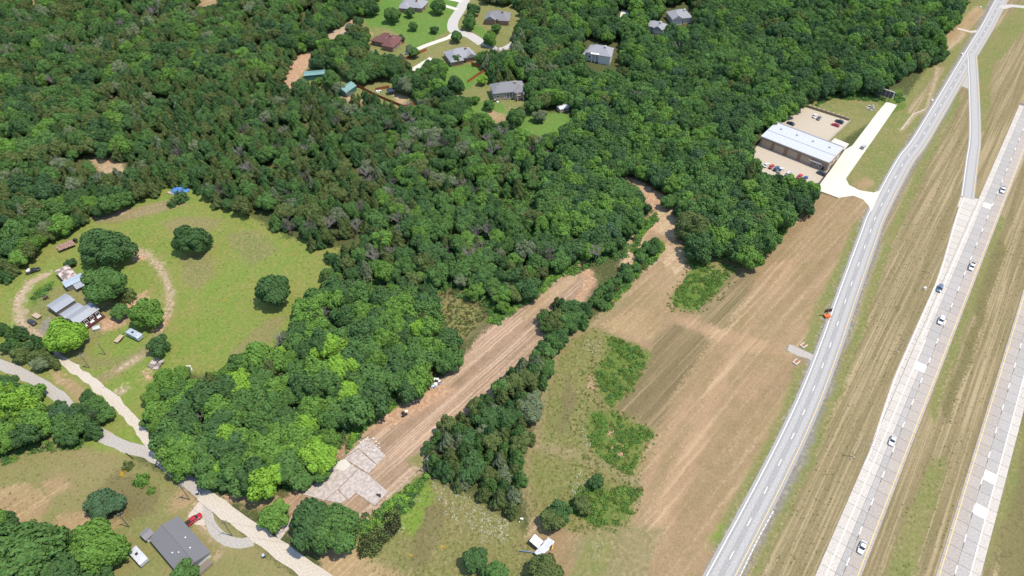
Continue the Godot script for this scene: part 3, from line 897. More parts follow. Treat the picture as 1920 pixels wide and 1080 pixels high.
func lean_roof(t: Node3D, L: float, D: float, h0: float, h1: float, x: float, z: float, roof: String, posts := true) -> void:
	var b := MB.new()
	var q := [Vector3(-L / 2, h1, -D / 2), Vector3(L / 2, h1, -D / 2), Vector3(L / 2, h0, D / 2), Vector3(-L / 2, h0, D / 2)]
	b.quad(q[0], q[1], q[2], q[3])
	var dn := Vector3(0, 0.12, 0)
	b.quad(q[3] - dn, q[2] - dn, q[1] - dn, q[0] - dn)
	for i in 4:
		var j := (i + 1) % 4
		b.quad(q[j], q[i], q[i] - dn, q[j] - dn)
	var n := int(L / 0.9)
	for i in n:
		var xx := -L / 2 + (i + 0.5) * L / n
		var a := Vector3(xx, h1 + 0.02, -D / 2)
		var e := Vector3(xx, h0 + 0.02, D / 2)
		b.tube(a, e, 0.035, 0.035, 4)
	part("roof", b.mesh(), M[roof], t, Vector3(x, 0, z))
	if posts:
		for i in 4:
			var hh: float = (h1 if i < 2 else h0) - 0.1
			part("post", boxm(Vector3(0.15, hh, 0.15)), M.wood, t, Vector3(x + (L / 2 - 0.2) * (1 if i % 2 else -1), hh / 2, z + (D / 2 - 0.2) * (-1 if i < 2 else 1)))
func metal_gable(t: Node3D, fr: Array, eave: float, rise: float, wall: String, roof: String, at := Vector3.ZERO) -> void:
	var L: float = fr[2]
	var D: float = fr[3]
	var wb := MB.new()
	wb.box(Vector3(0, eave * 0.5, 0), Vector3(L - 0.5, eave, D - 0.5))
	part("wall", wb.mesh(), M[wall], t, at)
	var b := MB.new()
	for sgn in [-1.0, 1.0]:
		var a := Vector3(-L / 2, eave + 0.05, sgn * D / 2)
		var c := Vector3(L / 2, eave + 0.05, sgn * D / 2)
		var d := Vector3(L / 2, eave + rise, 0)
		var e := Vector3(-L / 2, eave + rise, 0)
		b.quad(a, c, d, e)
		b.quad(e - Vector3(0, 0.1, 0), d - Vector3(0, 0.1, 0), c - Vector3(0, 0.1, 0), a - Vector3(0, 0.1, 0))
		b.quad(a, a - Vector3(0, 0.1, 0), c - Vector3(0, 0.1, 0), c)
		b.tri(Vector3(sgn * L / 2, eave, -D / 2), Vector3(sgn * L / 2, eave + rise, 0), Vector3(sgn * L / 2, eave, D / 2))
		var n := int(L / 0.8)
		for i in n + 1:
			var xx := -L / 2 + i * L / n
			b.tube(Vector3(xx, eave + 0.06, sgn * D / 2), Vector3(xx, eave + rise + 0.02, 0), 0.03, 0.03, 4)
	b.box(Vector3(0, eave + rise + 0.02, 0), Vector3(L, 0.08, 0.5))
	part("roof", b.mesh(), M[roof], t, at)
func fence(label: String, pts: Array, mkey: String, hgt := 1.8) -> void:
	var w := gpoly(pts)
	var t := thing("board_fence", label, "fence", Vector3(w[0].x, 0, w[0].y), 0.0, "red wooden fences between the gardens")
	for i in w.size() - 1:
		var d := w[i + 1] - w[i]
		var n := maxi(1, roundi(d.length() / 2.4))
		for k in n:
			var c := w[i] + d * (k + 0.5) / n - w[0]
			var seg := d.length() / n
			var key := "fp%.2f" % seg
			if not NT.has(key):
				var b := MB.new()
				var nb := 12
				for q in nb:
					b.box(Vector3(-seg / 2 + (q + 0.5) * seg / nb, hgt * 0.5 + (q % 3) * 0.015, (q % 2) * 0.02), Vector3(seg / nb - 0.012, hgt, 0.03))
				b.box(Vector3(0, hgt * 0.8, 0.05), Vector3(seg, 0.09, 0.04))
				b.box(Vector3(0, hgt * 0.25, 0.05), Vector3(seg, 0.09, 0.04))
				b.box(Vector3(-seg / 2, hgt * 0.5, 0.06), Vector3(0.1, hgt, 0.1))
				NT[key] = b.mesh()
			part("fence_panel", NT[key], M[mkey], t, Vector3(c.x, 0, c.y), Basis(Vector3.UP, atan2(-d.y, d.x)))

func build_buildings() -> void:
	# --- dark-roofed house, lower left
	var fr := frame_from([279, 1011, 334, 967, 397, 1034], 2.9)
	var t := thing("bungalow", "low house with a broad dark grey shingle roof and white walls", "house", fr[0], fr[1])
	var r := wing(t, 0, 0, fr[2] - 1.0, fr[3] - 1.0, 2.9, 1.7, "white_wall", "dark_shingle", true, true if fr[3] > fr[2] else false, 3, 0.0, 0.5) if fr[2] >= fr[3] else wing(t, 0, 0, fr[3] - 1.0, fr[2] - 1.0, 2.9, 1.7, "white_wall", "dark_shingle", true, true, 3, 0.0, 0.5)
	vents(r, maxf(fr[2], fr[3]), minf(fr[2], fr[3]), 7, 1.7)
	var pf := frame_from([261, 1002, 277, 988, 288, 1000], 2.3)
	var sh := thing("garden_shed", "small white shed with a grey roof at the bungalow corner", "shed", pf[0], pf[1])
	wing(sh, 0, 0, pf[2] - 0.4, pf[3] - 0.4, 2.3, 0.7, "white_wall", "grey_shingle", true, false, 1, 0.0, 0.25)
	part("door", boxm(Vector3(0.08, 1.9, 0.9)), M.grey_wood, sh, Vector3(pf[2] * 0.5 - 0.15, 0.95, 0))
	var dk := thing("deck", "weathered timber deck with rails by the bungalow", "deck", g(383, 1063), fr[1])
	for i in 10:
		part("plank", boxm(Vector3(0.42, 0.06, 3.2)), M.grey_wood, dk, Vector3(-2.1 + i * 0.46, 0.55, 0))
	for i in 6:
		part("post", boxm(Vector3(0.1, 1.5, 0.1)), M.grey_wood, dk, Vector3(-2.1 + (i % 3) * 2.05, 0.75, -1.55 if i < 3 else 1.55))
	part("rail", boxm(Vector3(4.6, 0.08, 0.08)), M.grey_wood, dk, Vector3(0, 1.5, 1.62))
	# --- camper beside it
	camper("white-topped camper trailer parked behind the bungalow", 259, 1037, [238, 1034, 253.5, 1021, 279, 1043], 2.6, "white_metal")
	# --- farm group
	fr = frame_from([102, 508, 126, 496, 152, 510], 3.0)
	t = thing("farm_shed", "tin shed with a rust-stained white roof at the farm", "shed", fr[0], fr[1])
	metal_gable(t, fr, 2.9, 0.5, "white_wall", "rust_white")
	fr = frame_from([115, 528, 151, 511, 158, 522], 3.0)
	t = thing("farm_shed", "pale blue metal-roofed shed next to the rust-stained shed", "shed", fr[0], fr[1])
	metal_gable(t, fr, 2.8, 0.35, "grey_wood", "blue_metal")
	lean_roof(t, fr[2] * 0.55, 3.2, 1.9, 2.6, fr[2] * 0.12, fr[3] * 0.5 + 1.4, "metal_roof")
	fr = frame_from([86, 573, 122, 550, 140, 563], 3.0)
	t = thing("farmhouse", "long grey metal-roofed farmhouse in three sections with maroon deck", "house", fr[0], fr[1])
	metal_gable(t, fr, 2.9, 0.9, "grey_wood", "metal_roof")
	var f2 := frame_from([110, 587, 146, 566, 158, 574], 3.0)
	var inv := t.transform.affine_inverse()
	metal_gable(t, f2, 2.6, 0.55, "grey_wood", "metal_roof", inv * f2[0])
	var f3 := frame_from([124, 595, 168, 567, 185, 581], 3.2)
	metal_gable(t, f3, 3.1, 1.2, "maroon_wood", "metal_roof", inv * f3[0])
	for i in 4:
		var wp: Vector3 = inv * f3[0] + Vector3(-f3[2] * 0.4 + i * f3[2] * 0.25, 1.6, f3[3] * 0.5 - 0.2)
		add_window(t, wp.x, wp.y, wp.z, 0.0)
	var dp: Vector3 = inv * f3[0] + Vector3(0, 0, f3[3] * 0.5 + 1.1)
	for i in 8:
		part("deck_plank", boxm(Vector3(f3[2] * 0.95, 0.06, 0.32)), M.maroon_wood, t, dp + Vector3(0, 0.5, -1.1 + i * 0.34))
	var ch := MB.new()
	ch.box(Vector3(0, 0.45, 0), Vector3(1.6, 0.1, 0.6))
	ch.box(Vector3(0, 0.75, -0.28), Vector3(1.6, 0.6, 0.08))
	for i in 4: ch.box(Vector3(-0.75 + (i % 2) * 1.5, 0.2, -0.25 if i < 2 else 0.25), Vector3(0.08, 0.45, 0.08))
	var chm := ch.mesh()
	for i in 3:
		var o := part("garden_bench", chm, M.white_plastic, self, t.transform * (dp + Vector3(-f3[2] * 0.3 + i * f3[2] * 0.3, 0.53, 0.2)), t.basis)
		o.name = numbered("garden_bench")
		tag(o, "white bench on the maroon farmhouse deck", "bench", "white benches on the maroon deck")
	# rusty little shed, fallen roof, small shed, trailer home
	fr = frame_from([105, 462, 136, 450, 141, 457], 1.8)
	t = thing("lean_to_shed", "low rusty tin shed roof alone in the grass", "shed", fr[0], fr[1])
	lean_roof(t, fr[2], maxf(fr[3], 3.6), 1.5, 2.1, 0, 0, "rust_metal")
	fr = frame_from([274, 684, 290, 669, 315, 671], 1.2)
	t = thing("collapsed_shed", "collapsed grey shed roof at the wood edge", "shed", fr[0], fr[1])
	for i in 6:
		part("sheet", boxm(Vector3(fr[2] / 3.1, 0.08, fr[3] / 2.2)), M["old_concrete" if i % 2 else "grey_wood"], t, Vector3(-fr[2] / 3 + (i % 3) * fr[2] / 3, 0.5 + 0.25 * (i % 3), -fr[3] / 4 + (i / 3) * fr[3] / 2), Basis.from_euler(Vector3(0.2 - 0.1 * i, 0.1 * i, 0.12)))
	part("beam", boxm(Vector3(fr[2], 0.2, 0.2)), M.wood, t, Vector3(0, 0.35, 0))
	t = thing("well_house", "tiny white-roofed pump house by the farmhouse", "shed", g(183, 617), 0.4)
	wing(t, 0, 0, 2.2, 1.8, 1.1, 0.5, "white_wall", "white_metal", true, false, 0, 0.0, 0.2)
	camper("pale blue-white camper trailer on the farm lawn", 241, 628, [233, 622, 243, 614, 252, 637], 2.7, "blue_metal")
	# --- white tin shed at the bottom
	fr = frame_from([995, 1014, 1003, 1004, 1016, 1015], 2.4)
	t = thing("tin_shed", "white tin shed under the trees at the bottom edge", "shed", fr[0], fr[1])
	lean_roof(t, fr[2] + 0.6, fr[3] + 0.6, 2.1, 2.6, 0, 0, "white_metal")
	part("wall", boxm(Vector3(fr[2], 2.0, fr[3])), M.grey_wood, t, Vector3(0, 1.0, 0))
	fr = frame_from([1010, 1025, 1018, 1016, 1038, 1017], 2.0)
	t = thing("tin_shed", "crumpled white sheet roof with yellow edge beside the tin shed", "shed", fr[0], fr[1])
	for i in 5:
		part("sheet", boxm(Vector3(1.5, 0.05, maxf(fr[3], 3.0) * 0.8)), M.white_metal, t, Vector3(-2.4 + i * 1.3, 1.6 + 0.06 * (i % 2), 0.12 * (i % 3)), Basis.from_euler(Vector3(0.05 * (i % 3 - 1), 0.02 * i, 0.06 * (1 if i % 2 else -1))))
	for i in 4:
		part("post", boxm(Vector3(0.12, 1.6, 0.12)), M.wood, t, Vector3(-2.4 + (i % 2) * 5.0, 0.8, -1.2 if i < 2 else 1.2))
	part("trim", boxm(Vector3(2.4, 0.1, 0.25)), mat("yellow_trim", lin(0.6, 0.35, 0.03), 0.7), t, Vector3(2.4, 1.5, 1.6), Basis(Vector3.UP, 0.5))
	# --- warehouse
	fr = frame_from([1428.6, 254, 1455, 231, 1581, 277], 6.0)
	t = thing("warehouse", "long brown warehouse with pale metal roof and garage doors", "warehouse", fr[0], fr[1])
	var WD: float = fr[2]
	var WL: float = fr[3]
	var wl := boxm(Vector3(WD, 5.6, WL))
	part("wall", wl, M.brown_brick, t, Vector3(0, 2.8, 0))
	var rb := MB.new()
	# roof rises from the yard wall (local -x) to the rear parapet
	var ya := 5.75
	var yb := 6.6
	rb.quad(Vector3(-WD / 2 - 0.4, ya, -WL / 2 - 0.3), Vector3(WD / 2, yb, -WL / 2 - 0.3), Vector3(WD / 2, yb, WL / 2 + 0.3), Vector3(-WD / 2 - 0.4, ya, WL / 2 + 0.3))
	rb.quad(Vector3(-WD / 2 - 0.4, ya, WL / 2 + 0.3), Vector3(-WD / 2 - 0.4, ya - 0.3, WL / 2 + 0.3), Vector3(-WD / 2 - 0.4, ya - 0.3, -WL / 2 - 0.3), Vector3(-WD / 2 - 0.4, ya, -WL / 2 - 0.3))
	for sgn in [-1.0, 1.0]:
		rb.quad(Vector3(-WD / 2, 5.5, sgn * (WL / 2 + 0.3)), Vector3(-WD / 2 - 0.4, ya, sgn * (WL / 2 + 0.3)), Vector3(WD / 2, yb, sgn * (WL / 2 + 0.3)), Vector3(WD / 2, 5.5, sgn * (WL / 2 + 0.3)))
	var ns := int(WL / 1.0)
	for i in ns:
		var zz := -WL / 2 + (i + 0.5) * WL / ns
		rb.tube(Vector3(-WD / 2 - 0.4, ya + 0.02, zz), Vector3(WD / 2, yb + 0.02, zz), 0.03, 0.03, 4)
	var rf := part("roof", rb.mesh(), M.white_metal, t)
	part("parapet", boxm(Vector3(0.7, 1.0, WL + 0.8)), M.pale_shingle, rf, Vector3(WD / 2 + 0.36, 6.3, 0))
	part("seam", boxm(Vector3(0.25, 0.08, WL + 0.5)), M.metal_roof, rf, Vector3(-WD * 0.08, 6.2, 0))
	part("coping", boxm(Vector3(WD + 1.0, 0.5, 0.35)), M.tan_wall, rf, Vector3(0.2, 6.3, WL / 2 + 0.5))
	part("cornice", boxm(Vector3(0.25, 0.5, WL + 0.4)), M.tan_wall, t, Vector3(-WD / 2 - 0.14, 5.2, 0))
	for i in 4:
		var zc := -WL / 2 + 3.6 + i * 7.4
		var gd := part("garage_door", boxm(Vector3(0.15, 4.2, 5.6)), M.tan_door, t, Vector3(-WD / 2 - 0.06, 2.12, zc))
		for k in 5:
			part("door_panel", boxm(Vector3(0.06, 0.74, 5.4), 0.02), M.tan_wall, gd, Vector3(-0.1, -1.68 + k * 0.83, 0))
		part("pilaster", boxm(Vector3(0.4, 5.0, 0.7)), M.brick, t, Vector3(-WD / 2 - 0.21, 2.5, zc + 3.6))
	for i in 3:
		add_window(t, -WD / 2 - 0.05, 1.8, WL / 2 - 9.5 + i * 3.0, -PI / 2, 1.4, 1.6)
	for i in 3:
		add_window(t, -WD * 0.3 + i * WD * 0.3, 2.0, WL / 2 + 0.05, 0.0, 1.8, 1.6)
	for i in 4:
		part("roof_vent", boxm(Vector3(1.0, 0.7, 1.0), 0.08), M.steel, rf, Vector3(WD * 0.22, 6.6, -WL * 0.36 + i * WL * 0.24))
	part("awning", boxm(Vector3(1.0, 0.15, 6.5)), M.white_wall, t, Vector3(-WD / 2 - 0.5, 3.4, WL / 2 - 6.5))
	part("door", boxm(Vector3(0.1, 2.2, 1.2)), M.dark, t, Vector3(-WD / 2 - 0.05, 1.1, WL / 2 - 2.0))
	# lot walls
	lot_wall("brown block wall with white caps behind the rear parking lot", [1496, 195, 1592, 226], 1.3, "brown_brick", true)
	lot_wall("low pale wall on the drive side of the rear parking lot", [1593, 228, 1553, 266], 0.8, "beige_concrete", true)
	lot_wall("low pale wall along the woods side of the rear parking lot", [1494, 197, 1440, 246], 0.8, "beige_concrete", true)
	lot_wall("dark fence between the front yard and the white drive", [1557, 318, 1533, 350], 1.5, "dark", false)
	lot_wall("low brown kerb wall at the field end of the white drive", [1533, 358, 1571, 372], 0.5, "beige_concrete", false)
	# --- billboard
	var b0 := g(1636, 181)
	var b1 := g(1669, 192)
	var bd := b1 - b0
	t = thing("billboard", "dark-backed billboard with a white edge by the trees", "billboard", (b0 + b1) * 0.5, atan2(-bd.z, bd.x))
	var BL := bd.length()
	for i in 5:
		part("panel", boxm(Vector3(BL / 5 - 0.12, 4.0, 0.12), 0.03), mat("sign_back", lin(0.05, 0.045, 0.065), 0.8), t, Vector3(-BL / 2 + (i + 0.5) * BL / 5, 4.3, 0))
		part("post", boxm(Vector3(0.3, 2.4, 0.3)), M.wood, t, Vector3(-BL / 2 + (i + 0.5) * BL / 5, 1.2, -0.2))
	part("frame", boxm(Vector3(BL + 0.3, 0.3, 0.3)), M.white_wall, t, Vector3(0, 6.45, 0))
	part("frame", boxm(Vector3(0.3, 4.2, 0.3)), M.white_wall, t, Vector3(BL / 2 + 0.15, 4.3, 0))
	# --- neighbourhood houses
	suburban("blue-grey roofed house at the very top between lawns", 775, 22, -12, "pale_shingle", "brick", 17, 11, 3.2, [[-4, 4.5, 8, 7, 3.2, false, true], [5.5, -3, 8, 7, 3.2, false, true]])
	suburban("maroon-roofed house on the green lawn", 729, 88, -24, "maroon_shingle", "brick", 16, 12, 3.2, [[5, 5, 9, 8, 3.2, false, true], [-6, 2.5, 7, 7, 3.0, false, true]])
	suburban("pale grey roofed house right of the white apron", 862, 116, 22, "pale_shingle", "brick", 17, 12, 3.3, [[-4.5, 4.5, 9, 8, 3.3, false, true], [5.5, 3, 8, 7, 3.3, true, true]])
	suburban("dark grey roofed brick house beside the top street", 934, 45, -8, "grey_shingle", "brick", 16, 11, 3.6, [[-4.5, 3.5, 8, 7, 3.6, true, true], [5, 3, 8, 7, 3.4, false, true]])
	var tw := suburban("two-storey brick house with tall back windows and grey roof", 952, 184, 12, "grey_shingle", "tan_wall", 19, 11, 5.0, [[6.0, 2.5, 9, 6, 5.0, false, true], [-6.5, 2.0, 6, 6, 4.0, false, true]])
	for i in 4: add_window(tw, -2.5 + i * 1.7, 2.7, 5.56, 0.0, 1.4, 3.4)
	var bal := part("balcony", boxm(Vector3(4.0, 0.2, 2.0)), M.white_wall, tw, Vector3(6.0, 2.9, 8.1))
	part("rail", boxm(Vector3(4.0, 0.8, 0.08)), M.dark, bal, Vector3(0, 0.5, 0.96))
	for i in 2: part("column", boxm(Vector3(0.4, 5.4, 0.4)), M.white_wall, tw, Vector3(4.2 + i * 3.6, 2.7, 8.9))
	var wh := suburban("white two-storey house with porch pillars in the trees", 1124, 116, -18, "pale_shingle", "white_wall", 15, 10, 5.8, [[4.5, 3.5, 7, 7, 5.8, false, true], [-8.0, 1.0, 5, 6, 3.4, false, false]])
	for i in 3: part("column", boxm(Vector3(0.45, 5.6, 0.45)), M.white_paint, wh, Vector3(-4.0 + i * 2.4, 2.8, 6.6))
	part("porch_roof", boxm(Vector3(6.4, 0.3, 2.2)), M.white_paint, wh, Vector3(-1.6, 5.75, 5.9))
	suburban("grey roofed house with white gables at the top right woods", 1271, 44, 10, "pale_shingle", "white_wall", 14, 11, 4.2, [[-3.5, 4.0, 7, 7, 4.2, true, true], [4.5, 3, 6, 6, 4.0, false, true]])
	suburban("blue-grey roof half hidden in trees below the top right house", 1230, 62, -30, "pale_shingle", "white_wall", 13, 8, 3.4, [[3.0, 3.0, 6, 6, 3.4, true, true]])
	t = thing("garden_shed", "white-roofed shed on the lawn beside the deep woods", "shed", g(1055, 207), 0.5)
	wing(t, 0, 0, 6.0, 4.0, 2.4, 0.8, "tan_wall", "white_metal", true, false, 1, 0.0, 0.2)
	t = thing("machine_shed", "long teal metal shed among the trees", "shed", g(592, 146), deg_to_rad(12))
	metal_gable(t, [0, 0, 13.0, 6.0], 3.4, 0.6, "teal_metal", "teal_pale")
	t = thing("barn", "green metal barn with a stepped gable roof by the fence", "barn", g(652, 174), deg_to_rad(62))
	metal_gable(t, [0, 0, 10.0, 7.0], 3.2, 2.0, "teal_metal", "teal_pale")
	t = thing("garden_canopy", "dark blue garden canopy in the fenced yard", "canopy", g(733, 176), 0.3)
	for i in 4: part("post", boxm(Vector3(0.12, 2.4, 0.12)), M.steel, t, Vector3(-1.8 if i % 2 else 1.8, 1.2, -1.5 if i < 2 else 1.5))
	part("canopy", hip_roof(3.8, 3.2, 1.1, 0.3, false, 0.1), mat("navy_cloth", lin(0.02, 0.03, 0.07), 0.8), t, Vector3(0, 2.4, 0))
	# --- fences
	fence("long red board fence below the maroon-roofed house", [676, 152, 700, 140, 719, 130, 760, 112, 800, 95], "red_wood")
	fence("red board fence along the sandy yard facing the woods", [667, 161, 700, 178, 730, 191, 757, 202, 779, 197], "red_wood")
	fence("short red board fence inside the sandy yard", [704, 170, 730, 165], "red_wood")
	fence("short red fence piece beside the green back lawn", [822, 186, 841, 178], "red_wood")
	fence("red fence round the back lawn of the pale-roofed house", [884, 121, 900, 127, 917, 130, 896, 142, 876, 156], "red_wood")
	# --- tarp heap
	t = thing("tarp_heap", "heap of junk under a crumpled blue tarp at the pasture edge", "tarp", g(338, 358), 0.3)
	var nz := FastNoiseLite.new()
	nz.frequency = 0.35
	var tb := MB.new()
	for i in 12:
		for j in 12:
			var q := []
			for e in [Vector2(i, j), Vector2(i + 1, j), Vector2(i + 1, j + 1), Vector2(i, j + 1)]:
				var x: float = (e.x - 6) * 0.75
				var z: float = (e.y - 6) * 0.36
				q.append(Vector3(x, maxf(0.03, 2.0 * (1.0 - pow(absf(e.x - 6) / 6.0, 3)) * (1.0 - pow(absf(e.y - 6) / 6.0, 2)) + nz.get_noise_2d(x * 4, z * 4) * 1.1), z))
			tb.quad(q[0], q[1], q[2], q[3])
	part("tarp", tb.mesh(), M.tarp, t)
	for i in 4: part("pallet", boxm(Vector3(1.6, 0.3, 1.2)), M.tan_wall, t, Vector3(-3.6 - 0.5 * i, 0.2 + 0.1 * i, 1.4 - 0.3 * i), Basis(Vector3.UP, i * 0.7))

func lot_wall(label: String, pts: Array, hgt: float, mk: String, caps: bool) -> void:
	var a := g(pts[0], pts[1])
	var b := g(pts[2], pts[3])
	var d := b - a
	var t := thing("lot_wall", label, "wall", a, atan2(-d.z, d.x))
	var n := int(d.length() / 2.5)
	var sl := d.length() / n
	var pm := boxm(Vector3(sl - 0.03, hgt, 0.35), 0.03)
	var cm := boxm(Vector3(0.7, 0.3, 0.6), 0.05)
	for i in n:
		part("block", pm, M[mk], t, Vector3((i + 0.5) * sl, hgt * 0.5, 0))
		if caps: part("cap_stone", cm, M.white_rock, t, Vector3((i + 0.5) * sl, hgt + 0.15, 0), Basis(Vector3.UP, rng.randf() * 0.6))

func camper(label: String, px: float, py: float, corners: Array, hgt: float, mk: String) -> void:
	var fr := frame_from(corners, hgt)
	var L := maxf(fr[2], fr[3])
	var W := minf(fr[2], fr[3])
	var yaw: float = fr[1] + (0.0 if fr[2] >= fr[3] else PI / 2)
	var t := thing("camper_trailer", label, "trailer", fr[0], yaw)
	W = clampf(W, 2.3, 3.2)
	L = clampf(L, 6.0, 8.5)
	var b := MB.new()
	var prof := [Vector2(-L / 2, 0.7), Vector2(-L / 2, hgt - 0.5), Vector2(-L / 2 + 0.4, hgt - 0.1), Vector2(-L / 2 + 1.0, hgt), Vector2(L / 2 - 0.8, hgt), Vector2(L / 2 - 0.2, hgt - 0.2), Vector2(L / 2, hgt - 0.8), Vector2(L / 2 - 0.3, 0.7)]
	for i in prof.size():
		var p: Vector2 = prof[i]
		var q: Vector2 = prof[(i + 1) % prof.size()]
		b.quad(Vector3(p.x, p.y, W / 2), Vector3(p.x, p.y, -W / 2), Vector3(q.x, q.y, -W / 2), Vector3(q.x, q.y, W / 2))
		for sgn in [-1.0, 1.0]:
			b.tri(Vector3(0, 1.4, sgn * W / 2), Vector3(p.x, p.y, sgn * W / 2), Vector3(q.x, q.y, sgn * W / 2))
	part("body", b.mesh(), M[mk], t)
	part("roof_vent", boxm(Vector3(0.8, 0.25, 0.8), 0.06), M.dark, t, Vector3(0.3, hgt + 0.12, 0))
	part("roof_vent", boxm(Vector3(0.5, 0.15, 0.5), 0.04), M.white_plastic, t, Vector3(-L * 0.3, hgt + 0.08, 0.3))
	for sgn in [-1.0, 1.0]:
		for i in 2: part("window", boxm(Vector3(1.1, 0.6, 0.06), 0.02), M.glass, t, Vector3(-L * 0.25 + i * L * 0.45, 1.8, sgn * (W / 2 + 0.01)))
		part("wheel", wheel_mesh(0.36, 0.24), M.rubber, t, Vector3(0.2, 0.36, sgn * (W / 2 - 0.2)))
	part("drawbar", boxm(Vector3(1.4, 0.12, 0.12)), M.dark, t, Vector3(L / 2 + 0.4, 0.5, 0))

# ---------------------------------------------------------------- vehicles
func wheel_mesh(r: float, w: float) -> Mesh:
	var k := "wheel%.2f%.2f" % [r, w]
	if not NT.has(k):
		var b := MB.new()
		b.tube(Vector3(0, 0, -w / 2), Vector3(0, 0, w / 2), r, r, 14)
		b.tube(Vector3(0, 0, w / 2), Vector3(0, 0, -w / 2), r, r, 14)
		NT[k] = b.mesh()
	return NT[k]
func rim_mesh(r: float, w: float) -> Mesh:
	var k := "rim%.2f" % r
	if not NT.has(k):
		var b := MB.new()
		b.tube(Vector3(0, 0, -w / 2), Vector3(0, 0, w / 2), r, r * 0.85, 10)
		b.tube(Vector3(0, 0, w / 2), Vector3(0, 0, -w / 2), r, r * 0.85, 10)
		NT[k] = b.mesh()
	return NT[k]
func loft(stations: Array) -> ArrayMesh:      # [x, half width, bottom, top, shoulder fraction]
	var st := SurfaceTool.new()
	st.begin(Mesh.PRIMITIVE_TRIANGLES)
	st.set_smooth_group(0)
	var rings := []
	for s in stations:
		var w: float = s[1]
		var lo: float = s[2]
		var hi: float = s[3]
		var m := lerpf(lo, hi, 0.55)
		rings.append([Vector3(s[0], lo, -w * 0.9), Vector3(s[0], m, -w), Vector3(s[0], hi - 0.06, -w * s[4]), Vector3(s[0], hi, -w * s[4] * 0.86), Vector3(s[0], hi + 0.02, 0), Vector3(s[0], hi, w * s[4] * 0.86), Vector3(s[0], hi - 0.06, w * s[4]), Vector3(s[0], m, w), Vector3(s[0], lo, w * 0.9)])
	for i in rings.size() - 1:
		for k in 9:
			var a: Vector3 = rings[i][k]
			var b: Vector3 = rings[i][(k + 1) % 9]
			var c: Vector3 = rings[i + 1][(k + 1) % 9]
			var d: Vector3 = rings[i + 1][k]
			for p in [a, b, c, a, c, d]: st.add_vertex(p)
	for e in [0, rings.size() - 1]:
		for k in range(1, 8):
			for p in [rings[e][0], rings[e][k], rings[e][k + 1]]: st.add_vertex(p)
	st.generate_normals()
	return st.commit()
